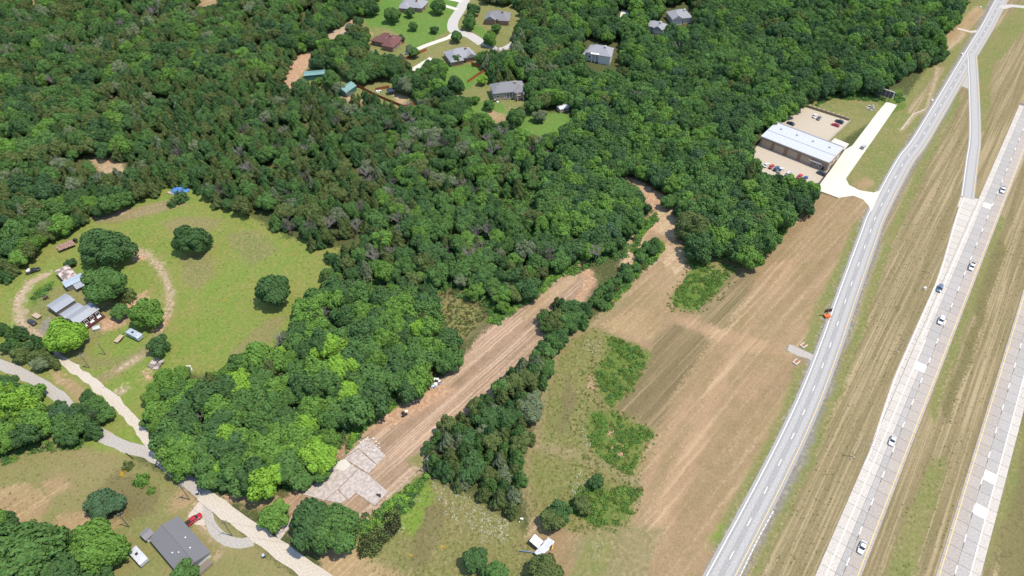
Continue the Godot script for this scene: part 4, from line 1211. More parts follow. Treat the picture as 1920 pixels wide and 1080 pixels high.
func car(kind: String, label: String, px: float, py: float, yaw: float, color: Array, group: String, n := "parked_car") -> Node3D:
	var t := thing(n, label, "pickup truck" if kind == "pickup" else "car", g(px, py) + Vector3(0, 0.09, 0), yaw, group)
	var pm := StandardMaterial3D.new()
	pm.albedo_color = lin(color[0], color[1], color[2])
	pm.roughness = 0.3
	pm.metallic = 0.1
	pm.clearcoat_enabled = true
	pm.clearcoat = 0.6
	pm.clearcoat_roughness = 0.06
	if not NT.has("car" + kind):
		var body: ArrayMesh
		var cab: ArrayMesh
		var roof: ArrayMesh
		if kind == "sedan":
			body = loft([[-2.3, 0.72, 0.45, 0.75, 0.9], [-2.2, 0.85, 0.28, 0.92, 0.92], [-1.3, 0.92, 0.24, 1.0, 0.94], [0.6, 0.92, 0.24, 0.98, 0.94], [1.3, 0.9, 0.24, 0.9, 0.92], [2.1, 0.82, 0.28, 0.74, 0.9], [2.3, 0.68, 0.42, 0.6, 0.9]])
			cab = loft([[-1.75, 0.72, 0.9, 0.98, 0.9], [-1.0, 0.78, 0.9, 1.38, 0.8], [0.1, 0.78, 0.9, 1.42, 0.8], [1.05, 0.74, 0.88, 0.95, 0.9]])
			roof = loft([[-1.05, 0.6, 1.36, 1.42, 0.95], [-0.9, 0.66, 1.36, 1.46, 0.95], [0.0, 0.66, 1.36, 1.47, 0.95], [0.25, 0.6, 1.34, 1.41, 0.95]])
		elif kind == "suv":
			body = loft([[-2.35, 0.8, 0.45, 0.95, 0.92], [-2.28, 0.92, 0.32, 1.08, 0.94], [-1.3, 0.97, 0.3, 1.12, 0.95], [0.7, 0.97, 0.3, 1.1, 0.95], [1.4, 0.95, 0.3, 1.03, 0.93], [2.2, 0.88, 0.32, 0.92, 0.9], [2.38, 0.74, 0.48, 0.75, 0.9]])
			cab = loft([[-2.2, 0.82, 1.0, 1.1, 0.92], [-1.95, 0.84, 1.0, 1.66, 0.84], [0.2, 0.84, 1.0, 1.7, 0.84], [1.2, 0.8, 1.0, 1.06, 0.9]])
			roof = loft([[-2.05, 0.68, 1.64, 1.7, 0.95], [-1.85, 0.73, 1.64, 1.76, 0.95], [0.1, 0.73, 1.64, 1.77, 0.95], [0.4, 0.66, 1.6, 1.69, 0.95]])
		else:
			body = loft([[-2.8, 0.86, 0.5, 1.1, 0.96], [-2.75, 0.94, 0.42, 1.14, 0.97], [-0.7, 0.97, 0.4, 1.14, 0.97], [0.8, 0.97, 0.4, 1.14, 0.95], [1.6, 0.96, 0.4, 1.12, 0.93], [2.5, 0.92, 0.42, 1.02, 0.92], [2.75, 0.78, 0.5, 0.85, 0.9]])
			cab = loft([[-0.75, 0.84, 1.05, 1.14, 0.92], [-0.6, 0.84, 1.05, 1.74, 0.84], [0.7, 0.84, 1.05, 1.78, 0.84], [1.5, 0.8, 1.05, 1.13, 0.9]])
			roof = loft([[-0.65, 0.68, 1.72, 1.78, 0.95], [-0.5, 0.73, 1.72, 1.84, 0.95], [0.55, 0.73, 1.72, 1.85, 0.95], [0.85, 0.66, 1.68, 1.76, 0.95]])
		NT["car" + kind] = [body, cab, roof]
	var e: Array = NT["car" + kind]
	part("body", e[0], pm, t)
	part("windows", e[1], M.glass, t)
	part("roof", e[2], pm, t)
	if kind == "pickup": part("cargo_bed", boxm(Vector3(1.75, 0.06, 1.5)), M.rubber, t, Vector3(-1.75, 1.17, 0))
	var wb := 1.4 if kind == "sedan" else (1.45 if kind == "suv" else 1.75)
	for i in 4:
		var w := part("wheel", wheel_mesh(0.34, 0.24), M.rubber, t, Vector3(-wb if i < 2 else wb, 0.34, 0.8 if i % 2 else -0.8))
		part("rim", rim_mesh(0.2, 0.27), M.steel, w)
	var hx := 2.2 if kind == "sedan" else (2.3 if kind == "suv" else 2.66)
	for sgn in [-1.0, 1.0]:
		part("headlight", boxm(Vector3(0.14, 0.16, 0.36), 0.03), M.light_lens, t, Vector3(hx, 0.68 if kind == "sedan" else 0.82, sgn * 0.56))
		part("tail_light", boxm(Vector3(0.12, 0.2, 0.3), 0.03), M.tail_lens, t, Vector3(-hx - 0.03, 0.8 if kind == "sedan" else 0.95, sgn * 0.6))
		part("mirror", boxm(Vector3(0.16, 0.12, 0.2), 0.03), pm, t, Vector3(0.75, 1.05 if kind == "sedan" else 1.2, sgn * 1.0))
	return t
func build_vehicles() -> void:
	var ry := atan2(-road_d.y, road_d.x)        # heading along the highway, away from the camera
	var white := [0.72, 0.72, 0.72]
	var hg := "cars driving on the highway"
	car("sedan", "white car nearest the bottom of the highway", 1615, 1028, ry + PI, white, hg, "driving_car")
	car("sedan", "white car in the lane left of the dashes, second from the bottom", 1672, 828, ry + PI, white, hg, "driving_car")
	car("suv", "white car just below the dark blue car on the highway", 1763, 603, ry + PI, white, hg, "driving_car")
	car("suv", "dark blue-grey car in the pale exit lane", 1761, 543, ry + PI, [0.10, 0.15, 0.24], hg, "driving_car")
	car("pickup", "white pickup with a dark bed above the blue car on the highway", 1821, 502, ry + PI, white, hg, "driving_car")
	car("pickup", "white pickup farthest up the highway near the right edge", 1879, 358, ry + PI, white, hg, "driving_car")
	var lg := "cars parked at the warehouse"
	var dy := atan2(-(g2(1455, 231, 6.0) - g2(1428.6, 254, 6.0)).y, (g2(1455, 231, 6.0) - g2(1428.6, 254, 6.0)).x)
	car("suv", "silver car on the white concrete drive", 1618, 277, dy, [0.45, 0.47, 0.5], lg)
	car("sedan", "white car at the left end of the front yard row", 1436, 311, dy, white, lg)
	car("sedan", "red car in the front yard row next to the white car", 1446, 314, dy, [0.45, 0.02, 0.03], lg)
	car("suv", "dark blue car third in the front yard row", 1455, 318, dy, [0.04, 0.08, 0.16], lg)
	car("pickup", "white pickup fourth in the front yard row", 1463, 321, dy, [0.6, 0.63, 0.66], lg)
	car("suv", "silver car fifth in the front yard row", 1478, 327, dy, [0.5, 0.52, 0.54], lg)
	car("sedan", "red car near the drive end of the front yard row", 1499, 332, dy, [0.5, 0.02, 0.05], lg)
	car("sedan", "blue car at the drive end of the front yard row", 1509, 336, dy, [0.03, 0.05, 0.25], lg)
	car("suv", "dark car by the warehouse entrance corner", 1539, 327, dy + 1.5, [0.05, 0.06, 0.07], lg)
	car("sedan", "navy car close behind the warehouse parapet", 1482, 233, dy + 1.5, [0.02, 0.03, 0.08], lg)
	car("sedan", "white car in the middle of the rear parking lot", 1527, 219, dy + 0.2, white, lg)
	car("sedan", "grey-blue car beside the white car in the rear parking lot", 1535, 223, dy + 0.1, [0.10, 0.14, 0.19], lg)
	car("suv", "dark car against the corner of the rear parking lot", 1573, 230, dy + 1.4, [0.02, 0.03, 0.06], lg)
	car("sedan", "red car below the dark car in the rear parking lot", 1566, 236, dy + 1.6, [0.5, 0.02, 0.05], lg)
	car("pickup", "red pickup beside the dark grey house roof", 364, 977, 0.75, [0.38, 0.01, 0.02], "")
	car("pickup", "black pickup with white load on the farm grass", 64, 510, 0.55, [0.02, 0.02, 0.025], "")
	car("suv", "dark utility vehicle beside the flatbed trailer at the farm", 61, 606, 2.6, [0.03, 0.03, 0.035], "")
	var ld := MB.new()
	ld.box(Vector3(-1.7, 1.5, 0.1), Vector3(1.3, 0.6, 0.9))
	ld.box(Vector3(-1.2, 1.7, -0.3), Vector3(0.8, 0.9, 0.5))
	var lo := part("load", ld.mesh(), M.white_plastic, self, g(64, 510) + Vector3(0, 0.1, 0), Basis(Vector3.UP, 0.55))
	lo.name = numbered("cargo_box")
	tag(lo, "white boxes loaded on the black farm pickup", "box")
	flatbed("beige flatbed trailer beside the farmhouse yard", 70, 594, -0.5)
	flatbed("small tan flatbed trailer next to the camper on the lawn", 224, 637, 1.3)
func flatbed(label: String, px: float, py: float, yaw: float) -> void:
	var t := thing("flatbed_trailer", label, "trailer", g(px, py), yaw)
	for i in 6: part("plank", boxm(Vector3(3.8, 0.07, 0.31), 0.01), M.tan_wall, t, Vector3(0, 0.75, -0.83 + i * 0.33))
	part("frame", boxm(Vector3(3.9, 0.14, 2.05)), M.dark, t, Vector3(0, 0.64, 0))
	part("drawbar", boxm(Vector3(1.6, 0.1, 0.1)), M.dark, t, Vector3(2.6, 0.6, 0))
	for i in 4: part("wheel", wheel_mesh(0.34, 0.24), M.rubber, t, Vector3(-0.5 if i < 2 else 0.4, 0.34, 0.98 if i % 2 else -0.98))

# ---------------------------------------------------------------- poles, signs, small things
var pole_tops := {}
func power_pole(key: String, label: String, px: float, py: float, hgt: float, yaw: float, lamp := false) -> void:
	var p := g(px, py)
	var t := thing("utility_pole", label, "pole", p, yaw, "wooden utility poles")
	var b := MB.new()
	b.tube(Vector3(0, -0.2, 0), Vector3(0, hgt, 0), 0.19, 0.12, 8)
	part("pole", b.mesh(), M.grey_wood, t)
	part("crossarm", boxm(Vector3(2.4, 0.14, 0.12)), M.grey_wood, t, Vector3(0, hgt - 0.5, 0.1))
	for i in 3:
		var ib := MB.new()
		ib.tube(Vector3.ZERO, Vector3(0, 0.25, 0), 0.07, 0.05, 6)
		part("insulator", ib.mesh(), M.white_plastic, t, Vector3(-1.05 + i * 1.05, hgt - 0.43, 0.1))
	var tb := MB.new()
	tb.tube(Vector3(0.3, hgt - 2.4, 0.15), Vector3(0.3, hgt - 1.4, 0.15), 0.28, 0.28, 10)
	if lamp:
		part("transformer", tb.mesh(), M.steel, t)
	pole_tops[key] = t.transform * Vector3(0, hgt - 0.2, 0.1)
func wire(label: String, a: Vector3, b: Vector3) -> void:
	var m := MB.new()
	var prev := a
	for i in range(1, 13):
		var f := i / 12.0
		var p := a.lerp(b, f) - Vector3(0, 4.0 * f * (1 - f) * a.distance_to(b) * 0.02, 0)
		m.tube(prev, p, 0.03, 0.03, 4)
		prev = p
	var o := part("power_wire", m.mesh(), M.dark, self)
	o.name = numbered("power_wire")
	tag(o, label, "wire", "overhead wires")
func street_light(label: String, px: float, py: float, hgt: float) -> void:
	var t := thing("street_light", label, "street light", g(px, py), atan2(-road_n.y, road_n.x), "light poles along the highway")
	var b := MB.new()
	b.tube(Vector3.ZERO, Vector3(0, hgt, 0), 0.13, 0.08, 8)
	part("pole", b.mesh(), M.steel, t)
	b = MB.new()
	b.tube(Vector3(0, hgt - 0.1, 0), Vector3(2.6, hgt + 0.5, 0), 0.06, 0.05, 6)
	part("arm", b.mesh(), M.steel, t)
	part("lamp_head", boxm(Vector3(0.8, 0.16, 0.32), 0.05), M.steel, t, Vector3(2.8, hgt + 0.5, 0))
	part("base", boxm(Vector3(0.7, 0.3, 0.7), 0.05), M.beige_concrete, t, Vector3(0, 0.15, 0))
func rubble(n: String, label: String, category: String, px: float, py: float, count: int, spread: float, size: float, mks: Array, spread_z := -1.0) -> void:
	var t := thing(n, label, category, g(px, py), rng.randf() * 3.0)
	var sz := spread_z if spread_z > 0 else spread
	for i in count:
		var s := size * rng.randf_range(0.5, 1.3)
		var r := sqrt(rng.randf())
		var an := rng.randf() * TAU
		var b := MB.new()
		var q := []
		for k in 8:
			q.append(Vector3(0.5 if k & 1 else -0.5, 0.32 if k & 2 else -0.32, 0.5 if k & 4 else -0.5) * s * rng.randf_range(0.65, 1.25))
		b.quad(q[2], q[3], q[7], q[6])
		b.tfix(q)
		part("piece", b.mesh(), M[mks[rng.randi() % mks.size()]], t, Vector3(cos(an) * r * spread, s * 0.25 + (1.0 - r) * size * 0.8, sin(an) * r * sz), Basis(Vector3.UP, rng.randf() * 6.0))
func build_street_things() -> void:
	power_pole("a", "utility pole at the corner of the cedar clump", 804, 887, 10.0, 0.9, true)
	power_pole("b", "leaning-shadow utility pole right of the big round tree", 647, 1036, 10.0, 0.7, true)
	power_pole("c", "utility pole on the grass above the dark grey roof", 356, 937, 10.0, 0.6, true)
	power_pole("d", "utility pole on the island of the curved driveway", 436, 1005, 10.0, 0.6)
	power_pole("e", "utility pole behind the bluish round tree", 243, 988, 9.0, 0.6)
	power_pole("f", "utility pole with a lamp on the farm lawn", 168, 690, 8.5, 0.7, true)
	power_pole("h", "thin pole near the small farm trailer", 198, 665, 7.0, 0.5)
	wire("thin wire from the cedar clump pole to the pole by the round tree", pole_tops.a, pole_tops.b)
	wire("thin wire crossing the lane from the driveway island pole", pole_tops.d, pole_tops.b)
	wire("thin wire between the grass pole and the driveway island pole", pole_tops.c, pole_tops.d)
	street_light("highway light pole in the lower part of the mown strip", 1600, 857, 9.0)
	street_light("highway light pole level with the field entrance", 1683, 660, 9.0)
	street_light("highway light pole nearest the ramp end", 1743, 511, 9.0)
	# portable sign
	var t := thing("message_trailer", "orange trailer with a dark sign panel at the roadside", "road sign", g(1549, 592), 0.2)
	part("chassis", boxm(Vector3(2.6, 0.5, 1.6), 0.08), M.orange, t, Vector3(0, 0.7, 0.6))
	part("mast", boxm(Vector3(0.25, 2.6, 0.25)), M.orange, t, Vector3(0, 1.9, 0))
	part("sign_panel", boxm(Vector3(3.2, 1.8, 0.25), 0.05), M.dark, t, Vector3(0, 3.0, -0.1))
	for s in [-1.0, 1.0]: part("wheel", wheel_mesh(0.33, 0.22), M.rubber, t, Vector3(s * 1.25, 0.33, 0.6), Basis(Vector3.UP, PI / 2))
	part("drawbar", boxm(Vector3(0.12, 0.12, 1.8)), M.orange, t, Vector3(0, 0.5, 2.0))
	for e in [["concrete culvert end above the field entrance", 1507, 648, 0.6], ["concrete culvert end below the field entrance", 1493, 679, 0.7]]:
		t = thing("culvert", e[0], "culvert", g(e[1], e[2]), e[3])
		for s in [-1.0, 1.0]: part("side_wall", boxm(Vector3(2.6, 0.5, 0.3), 0.03), M.white_concrete, t, Vector3(0, 0.22, s * 0.75))
		part("head_wall", boxm(Vector3(0.35, 0.6, 1.8), 0.03), M.white_concrete, t, Vector3(-1.3, 0.28, 0))
		part("opening", boxm(Vector3(2.2, 0.1, 1.1)), M.red_dirt, t, Vector3(0, 0.06, 0))
	# bins
	for e in [["dark wheeled bin with a pale lid on the lane verge", 371, 926], ["dark wheeled bin by the lower lane", 495, 1044]]:
		t = thing("wheeled_bin", e[0], "bin", g(e[1], e[2]), 0.5)
		part("body", boxm(Vector3(0.75, 1.1, 0.8), 0.06), M.dark, t, Vector3(0, 0.6, 0))
		part("lid", boxm(Vector3(0.8, 0.12, 0.9), 0.04), M.blue_metal, t, Vector3(0, 1.2, 0))
		for s in [-1.0, 1.0]: part("wheel", wheel_mesh(0.13, 0.08), M.rubber, t, Vector3(0.3 * s, 0.13, 0.42))
	t = thing("metal_gate", "low dark metal gate lying along the lane verge", "gate", g(244, 856), -0.55)
	for i in 3: part("rail", boxm(Vector3(3.6, 0.08, 0.08)), M.dark, t, Vector3(0, 0.3 + i * 0.35, 0))
	for i in 3: part("post", boxm(Vector3(0.1, 1.2, 0.1)), M.dark, t, Vector3(-1.7 + i * 1.7, 0.6, 0))
	t = thing("mailbox_stand", "small dark mailbox stand on the lane verge", "mailbox", g(307, 876), -0.5)
	part("post", boxm(Vector3(0.12, 1.0, 0.12)), M.wood, t, Vector3(0, 0.5, 0))
	part("box", boxm(Vector3(1.4, 0.35, 0.5), 0.08), M.dark, t, Vector3(0, 1.1, 0))
	# debris
	rubble("rubble_heap", "white broken concrete strewn on the foundation slab", "rubble", 692, 838, 60, 4.2, 0.55, ["white_rock", "white_rock", "old_concrete"], 3.6)
	rubble("junk_heap", "dark and white junk heap at the wood edge of the cleared strip", "junk", 816, 720, 14, 2.0, 0.9, ["white_plastic", "dark", "tarp", "steel"])
	rubble("bag_heap", "white bag lying against the trees on the cleared strip", "bag", 852, 693, 3, 0.5, 1.1, ["white_plastic"])
	rubble("bag_heap", "white and black bags beside the cleared strip", "bag", 759, 777, 6, 1.2, 0.9, ["white_plastic", "white_plastic", "dark"])
	rubble("stone_heap", "flat white stones on the red soil", "stones", 774, 753, 6, 1.3, 0.8, ["white_rock", "old_concrete"])
	rubble("stone_heap", "pale stone heap in the pasture by the woods", "stones", 354, 692, 12, 1.6, 0.9, ["white_rock"])
	rubble("stone_heap", "grey stone heap on the grass above the business drive", "stones", 1634, 203, 22, 3.2, 0.8, ["white_rock", "old_concrete", "steel"])
	rubble("litter_heap", "white litter at the tip of the cedar clump", "litter", 977, 976, 6, 0.8, 0.5, ["white_plastic"])
	rubble("brush_heap", "small dark object on the foundation slab", "junk", 710, 930, 4, 0.6, 0.6, ["dark"])
	rubble("lawn_junk", "dark scrap left on the farm yard", "junk", 87, 560, 5, 1.3, 0.9, ["dark", "wood"])
	rubble("lawn_junk", "small dark scrap at the end of the rusty shed", "junk", 142, 453, 4, 1.0, 1.1, ["dark"])
	rubble("pool_furniture", "white garden furniture in the sandy yard", "furniture", 712, 172, 6, 1.6, 1.0, ["white_plastic"])
	rubble("pool_furniture", "white patio furniture behind the two-storey brick house", "furniture", 928, 190, 6, 2.6, 1.0, ["white_plastic", "dark"])
	t = thing("bollard", "fallen blue pole by the tin shed", "pole", g(989, 1036), -0.12)
	var b := MB.new()
	b.tube(Vector3(-2.4, 0.8, 0), Vector3(2.4, 0.5, 0), 0.13, 0.13, 8)
	part("pole", b.mesh(), M.blue_pipe, t)
	for s in [-1.0, 1.0]: part("prop", boxm(Vector3(0.15, 0.7, 0.15)), M.dark, t, Vector3(s * 2.0, 0.32, 0))
	# small crossings in the verge
	for e in [["white roadside cabinet by the drainage channel", 1747, 190], ["white roadside cabinet below the gravel turnout", 1803, 103], ["white roadside cabinet on the top verge", 1838, 15], ["white box on the mown strip beside the exit lane", 1733, 542]]:
		t = thing("utility_cabinet", e[0], "cabinet", g(e[1], e[2]), 0.6)
		part("body", boxm(Vector3(1.1, 1.0, 0.8), 0.05), M.white_plastic, t, Vector3(0, 0.6, 0))
		part("plinth", boxm(Vector3(1.3, 0.12, 1.0)), M.beige_concrete, t, Vector3(0, 0.06, 0))
	# guard rail beside the lower frontage road
	t = thing("edge_kerb", "pale kerb blocks along the lower frontage road", "kerb", Vector3.ZERO)
	var e0 := gpoly([1450, 958, 1420, 1012, 1385, 1085])
	for i in 2:
		var d := e0[i + 1] - e0[i]
		var n := int(d.length() / 1.6)
		for k in n:
			var c := e0[i] + d * (k + 0.5) / n
			part("block", boxm(Vector3(1.5, 0.25, 0.5), 0.05), M.white_rock, t, Vector3(c.x, 0.12, c.y), Basis(Vector3.UP, atan2(-d.y, d.x)))

# ---------------------------------------------------------------- trees
func rdir(r: RandomNumberGenerator) -> Vector3:
	var z := r.randf_range(-1, 1)
	var a := r.randf() * TAU
	var s := sqrt(1 - z * z)
	return Vector3(s * cos(a), z, s * sin(a))
func broad_tree(sd: int, R: float, H: float, lobes: int, leaves: int, ls: float) -> Array:
	var r := RandomNumberGenerator.new()
	r.seed = sd
	var cy := H * 0.54
	var L := []
	var ex := r.randf_range(0.82, 1.15)
	var ez := r.randf_range(0.82, 1.15)
	for i in lobes:
		var f := (i + 0.5) / lobes
		var y := 1.0 - 1.62 * f
		var s := sqrt(maxf(0.0, 1 - y * y))
		var a := i * 2.39996 + r.randf() * 0.7
		var k := r.randf_range(0.52, 1.28)
		L.append([Vector3(s * cos(a) * R * 0.66 * k * ex, cy + y * H * 0.31 * k, s * sin(a) * R * 0.66 * k * ez), R * r.randf_range(0.23, 0.42), r.randf_range(0.82, 1.18)])
	L.append([Vector3(0, cy, 0), R * 0.55, 1.0])
	var b := MB.new()
	var made := 0
	var tries := 0
	while made < leaves and tries < leaves * 4:
		tries += 1
		var l: Array = L[r.randi() % L.size()]
		var d := rdir(r)
		if d.y < -0.35 and r.randf() < 0.6: continue
		var rad: float = l[1] * (1.0 - 0.30 * r.randf() * r.randf()) * (1.0 + 0.12 * sin(d.x * 7.0 + d.z * 9.0))
		var p: Vector3 = l[0] + d * rad
		if p.y < H * 0.06: continue
		var inside := false
		for o in L:
			if o != l and p.distance_squared_to(o[0]) < o[1] * o[1] * 0.58:
				inside = true
				break
		if inside: continue
		var nn := (d + rdir(r) * 0.75 + Vector3(0, 0.25, 0)).normalized()
		var t: float = l[2] * r.randf_range(0.72, 1.28)
		b.leaf(p, nn, rdir(r), ls * r.randf_range(0.6, 1.2), ls * r.randf_range(0.8, 1.5), Color(t * r.randf_range(0.85, 1.2), t, t * r.randf_range(0.8, 1.1)), nn)
		made += 1
	var tb := MB.new()
	tb.tube(Vector3(0, -0.2, 0), Vector3(0.1, cy * 0.7, 0.05), R * 0.07, R * 0.05, 7)
	for i in mini(lobes, 7):
		var l: Array = L[i * lobes / 7] if lobes >= 7 else L[i]
		tb.tube(Vector3(0.05, cy * (0.4 + 0.05 * i), 0.02), l[0] + Vector3(0, -0.2, 0), R * 0.035, R * 0.012, 5)
	return [b.mesh(), tb.mesh()]
func juniper_tree(sd: int, R: float, H: float, leaves: int, ls: float) -> Array:
	var r := RandomNumberGenerator.new()
	r.seed = sd
	var b := MB.new()
	var ph := r.randf() * 6.0
	for i in leaves:
		var t := 1.0 - sqrt(r.randf())
		var a := r.randf() * TAU
		var prof := pow(1.0 - t, 0.75) * minf(1.0, 0.55 + t * 3.0)
		var lump := 1.0 + 0.22 * sin(a * 3.0 + t * 9.0 + ph) + 0.16 * sin(a * 7.0 - t * 14.0 + ph)
		var rad := R * prof * lump * (1.0 - 0.35 * r.randf() * r.randf())
		var p := Vector3(cos(a) * rad, H * (0.04 + 0.94 * t) + 0.2 * r.randf(), sin(a) * rad)
		var d := Vector3(cos(a), 0.55, sin(a)).normalized()
		var nn := (d + rdir(r) * 0.6).normalized()
		var k := r.randf_range(0.7, 1.3)
		b.leaf(p, nn, (Vector3(cos(a) * 0.5, 1.0, sin(a) * 0.5) + rdir(r) * 0.35).cross(nn), ls * r.randf_range(0.35, 0.7), ls * r.randf_range(0.9, 1.7), Color(k * r.randf_range(0.9, 1.15), k, k * r.randf_range(0.85, 1.1)), nn)
	var tb := MB.new()
	tb.tube(Vector3(0, -0.2, 0), Vector3(0, H * 0.85, 0), R * 0.09, 0.03, 6)
	return [b.mesh(), tb.mesh()]
func branch(b: MB, r: RandomNumberGenerator, p: Vector3, d: Vector3, l: float, rad: float, depth: int) -> void:
	var q := p + d * l
	b.tube(p, q, rad, rad * 0.62, 5 if depth > 1 else 4)
	if depth <= 0: return
	for i in (3 if depth > 1 else 4):
		var e := (d * 0.75 + rdir(r) * 0.75 + Vector3(0, 0.25, 0)).normalized()
		branch(b, r, p + d * l * r.randf_range(0.5, 1.0), e, l * r.randf_range(0.55, 0.8), rad * 0.6, depth - 1)
func dead_tree(sd: int, H: float) -> Array:
	var r := RandomNumberGenerator.new()
	r.seed = sd
	var tb := MB.new()
	tb.tube(Vector3(0, -0.2, 0), Vector3(0.15, H * 0.4, 0.1), 0.24, 0.18, 7)
	var b := MB.new()
	for i in 5:
		var a := i * TAU / 5 + r.randf()
		branch(b, r, Vector3(0.12, H * r.randf_range(0.25, 0.4), 0.08), Vector3(cos(a) * 0.6, 0.9, sin(a) * 0.6).normalized(), H * 0.26, 0.15, 3)
	return [b.mesh(), tb.mesh()]
func shrub(sd: int, R: float, H: float, leaves: int, ls: float) -> Array:
	var r := RandomNumberGenerator.new()
	r.seed = sd
	var b := MB.new()
	for i in leaves:
		var d := rdir(r)
		d.y = absf(d.y) * 1.0 - 0.1
		var k := (1.0 - 0.4 * r.randf() * r.randf()) * (1.0 + 0.2 * sin(d.x * 6 + sd) + 0.2 * sin(d.z * 7 + sd))
		var p := Vector3(d.x * R * k, maxf(0.03, (d.y + 0.1) * H * k), d.z * R * k)
		var nn := (d + rdir(r) * 0.8 + Vector3(0, 0.3, 0)).normalized()
		var t := r.randf_range(0.7, 1.3)
		b.leaf(p, nn, rdir(r), ls * r.randf_range(0.6, 1.2), ls * r.randf_range(0.8, 1.5), Color(t * r.randf_range(0.85, 1.2), t, t * 0.95), nn)
	var tb := MB.new()
	for i in 5:
		var a := i * 1.3
		tb.tube(Vector3(0, -0.05, 0), Vector3(cos(a) * R * 0.5, H * 0.7, sin(a) * R * 0.5), 0.06, 0.02, 4)
	return [b.mesh(), tb.mesh()]

const TONES := {
	"dark": [0.070, 0.147, 0.051], "mid": [0.095, 0.194, 0.055], "fresh": [0.131, 0.258, 0.052], "bright": [0.206, 0.384, 0.051], "olive": [0.118, 0.163, 0.055],
	"blue": [0.078, 0.154, 0.078], "silver": [0.164, 0.211, 0.120], "brown": [0.175, 0.165, 0.098], "deep": [0.058, 0.121, 0.051]}
const TONE_WORDS := {"dark": "dark green", "mid": "mid green", "fresh": "fresh green", "bright": "bright yellow-green", "olive": "olive green", "blue": "bluish green", "silver": "silvery grey-green", "brown": "brownish green", "deep": "deep green"}
var LEAF := {}
var leaf_tint: StandardMaterial3D
func leaf_mat(tone: String) -> StandardMaterial3D:
	if not LEAF.has(tone):
		var m := StandardMaterial3D.new()
		var c: Array = TONES[tone]
		m.albedo_color = lin(c[0], c[1], c[2])
		m.vertex_color_use_as_albedo = true
		m.roughness = 0.75
		m.metallic_specular = 0.3
		m.backlight_enabled = true
		m.backlight = Color(0.58, 0.64, 0.42)
		m.cull_mode = BaseMaterial3D.CULL_DISABLED
		m.resource_name = "leaf_" + tone
		LEAF[tone] = m
	return LEAF[tone]
var broad := []
var broad_fine := []
var junip := []
var dead := []
var shrubs := []
func one_tree(n: String, label: String, category: String, group: String, set_: Array, at: Vector3, s: Vector3, tone: String, bark := "bark") -> void:
	var t := thing(n, label, category, at, rng.randf() * TAU, group)
	var v: Array = set_[rng.randi() % set_.size()]
	var B := Basis().scaled(s)
	part("trunk", v[1], M[bark], t, Vector3.ZERO, B)
	part("crown", v[0], leaf_mat(tone) if tone != "" else M[bark], t, Vector3.ZERO, B)
func lone(label: String, px: float, py: float, dpx: float, tone: String, kind := "broad", flat := 1.0) -> void:
	var m := mpp(px, py, 4.0)
	var R := dpx * 0.5 * m
	if kind == "broad":
		var H := R * 1.75 * flat
		one_tree("broadleaf_tree", label, "tree", "", broad_fine if R > 5.0 else broad, g(px, py, H * 0.54), Vector3.ONE, tone)
		var t := get_child(get_child_count() - 1)
		t.position.y = 0
		var k := R / (8.0 if R > 5.0 else 5.0)
		var kh := H / (14.0 if R > 5.0 else 9.0)
		for c in t.get_children(): c.transform = Transform3D(Basis().scaled(Vector3(k, kh, k)), Vector3.ZERO)
	elif kind == "juniper":
		var H := R * 2.3 * flat
		var p := g(px, py, H * 0.45)
		p.y = 0
		one_tree("juniper_tree", label, "tree", "", junip, p, Vector3(R / 2.4, H / 7.0, R / 2.4), tone)
	elif kind == "shrub":
		var H := R * 1.1 * flat
		var p := g(px, py, H * 0.5)
		p.y = 0
		one_tree("shrub", label, "shrub", "", shrubs, p, Vector3(R, H, R), tone)
	elif kind == "dead":
		var H := R * 1.9
		var p := g(px, py, H * 0.55)
		p.y = 0
		one_tree("dead_tree", label, "tree", "", dead, p, Vector3.ONE * (H / 8.0), "", tone)

const FOREST := [-260, -90, 1900, -90, 1815, 0, 1800, 35, 1768, 65, 1776, 105, 1745, 118, 1690, 148, 1640, 172, 1560, 172, 1510, 195, 1432, 246, 1418, 262, 1408, 290, 1432, 322, 1500, 338, 1540, 338, 1530, 372, 1482, 412, 1470, 442, 1420, 498, 1385, 492, 1330, 485, 1285, 470, 1275, 420, 1262, 385, 1232, 345, 1226, 400, 1196, 420, 1180, 470, 1098, 492, 1010, 542, 950, 585, 912, 602, 915, 575, 860, 540, 815, 540, 830, 612, 868, 642, 862, 684, 822, 724, 770, 745, 745, 772, 690, 775, 650, 830, 610, 890, 545, 935, 500, 925, 440, 930, 380, 925, 330, 892, 288, 838, 262, 762, 290, 700, 330, 684, 395, 705, 430, 672, 500, 640, 545, 600, 592, 530, 612, 478, 580, 462, 500, 418, 420, 392, 372, 362, 330, 338, 290, 372, 200, 398, 130, 424, 62, 482, 0, 530, -260, 610]
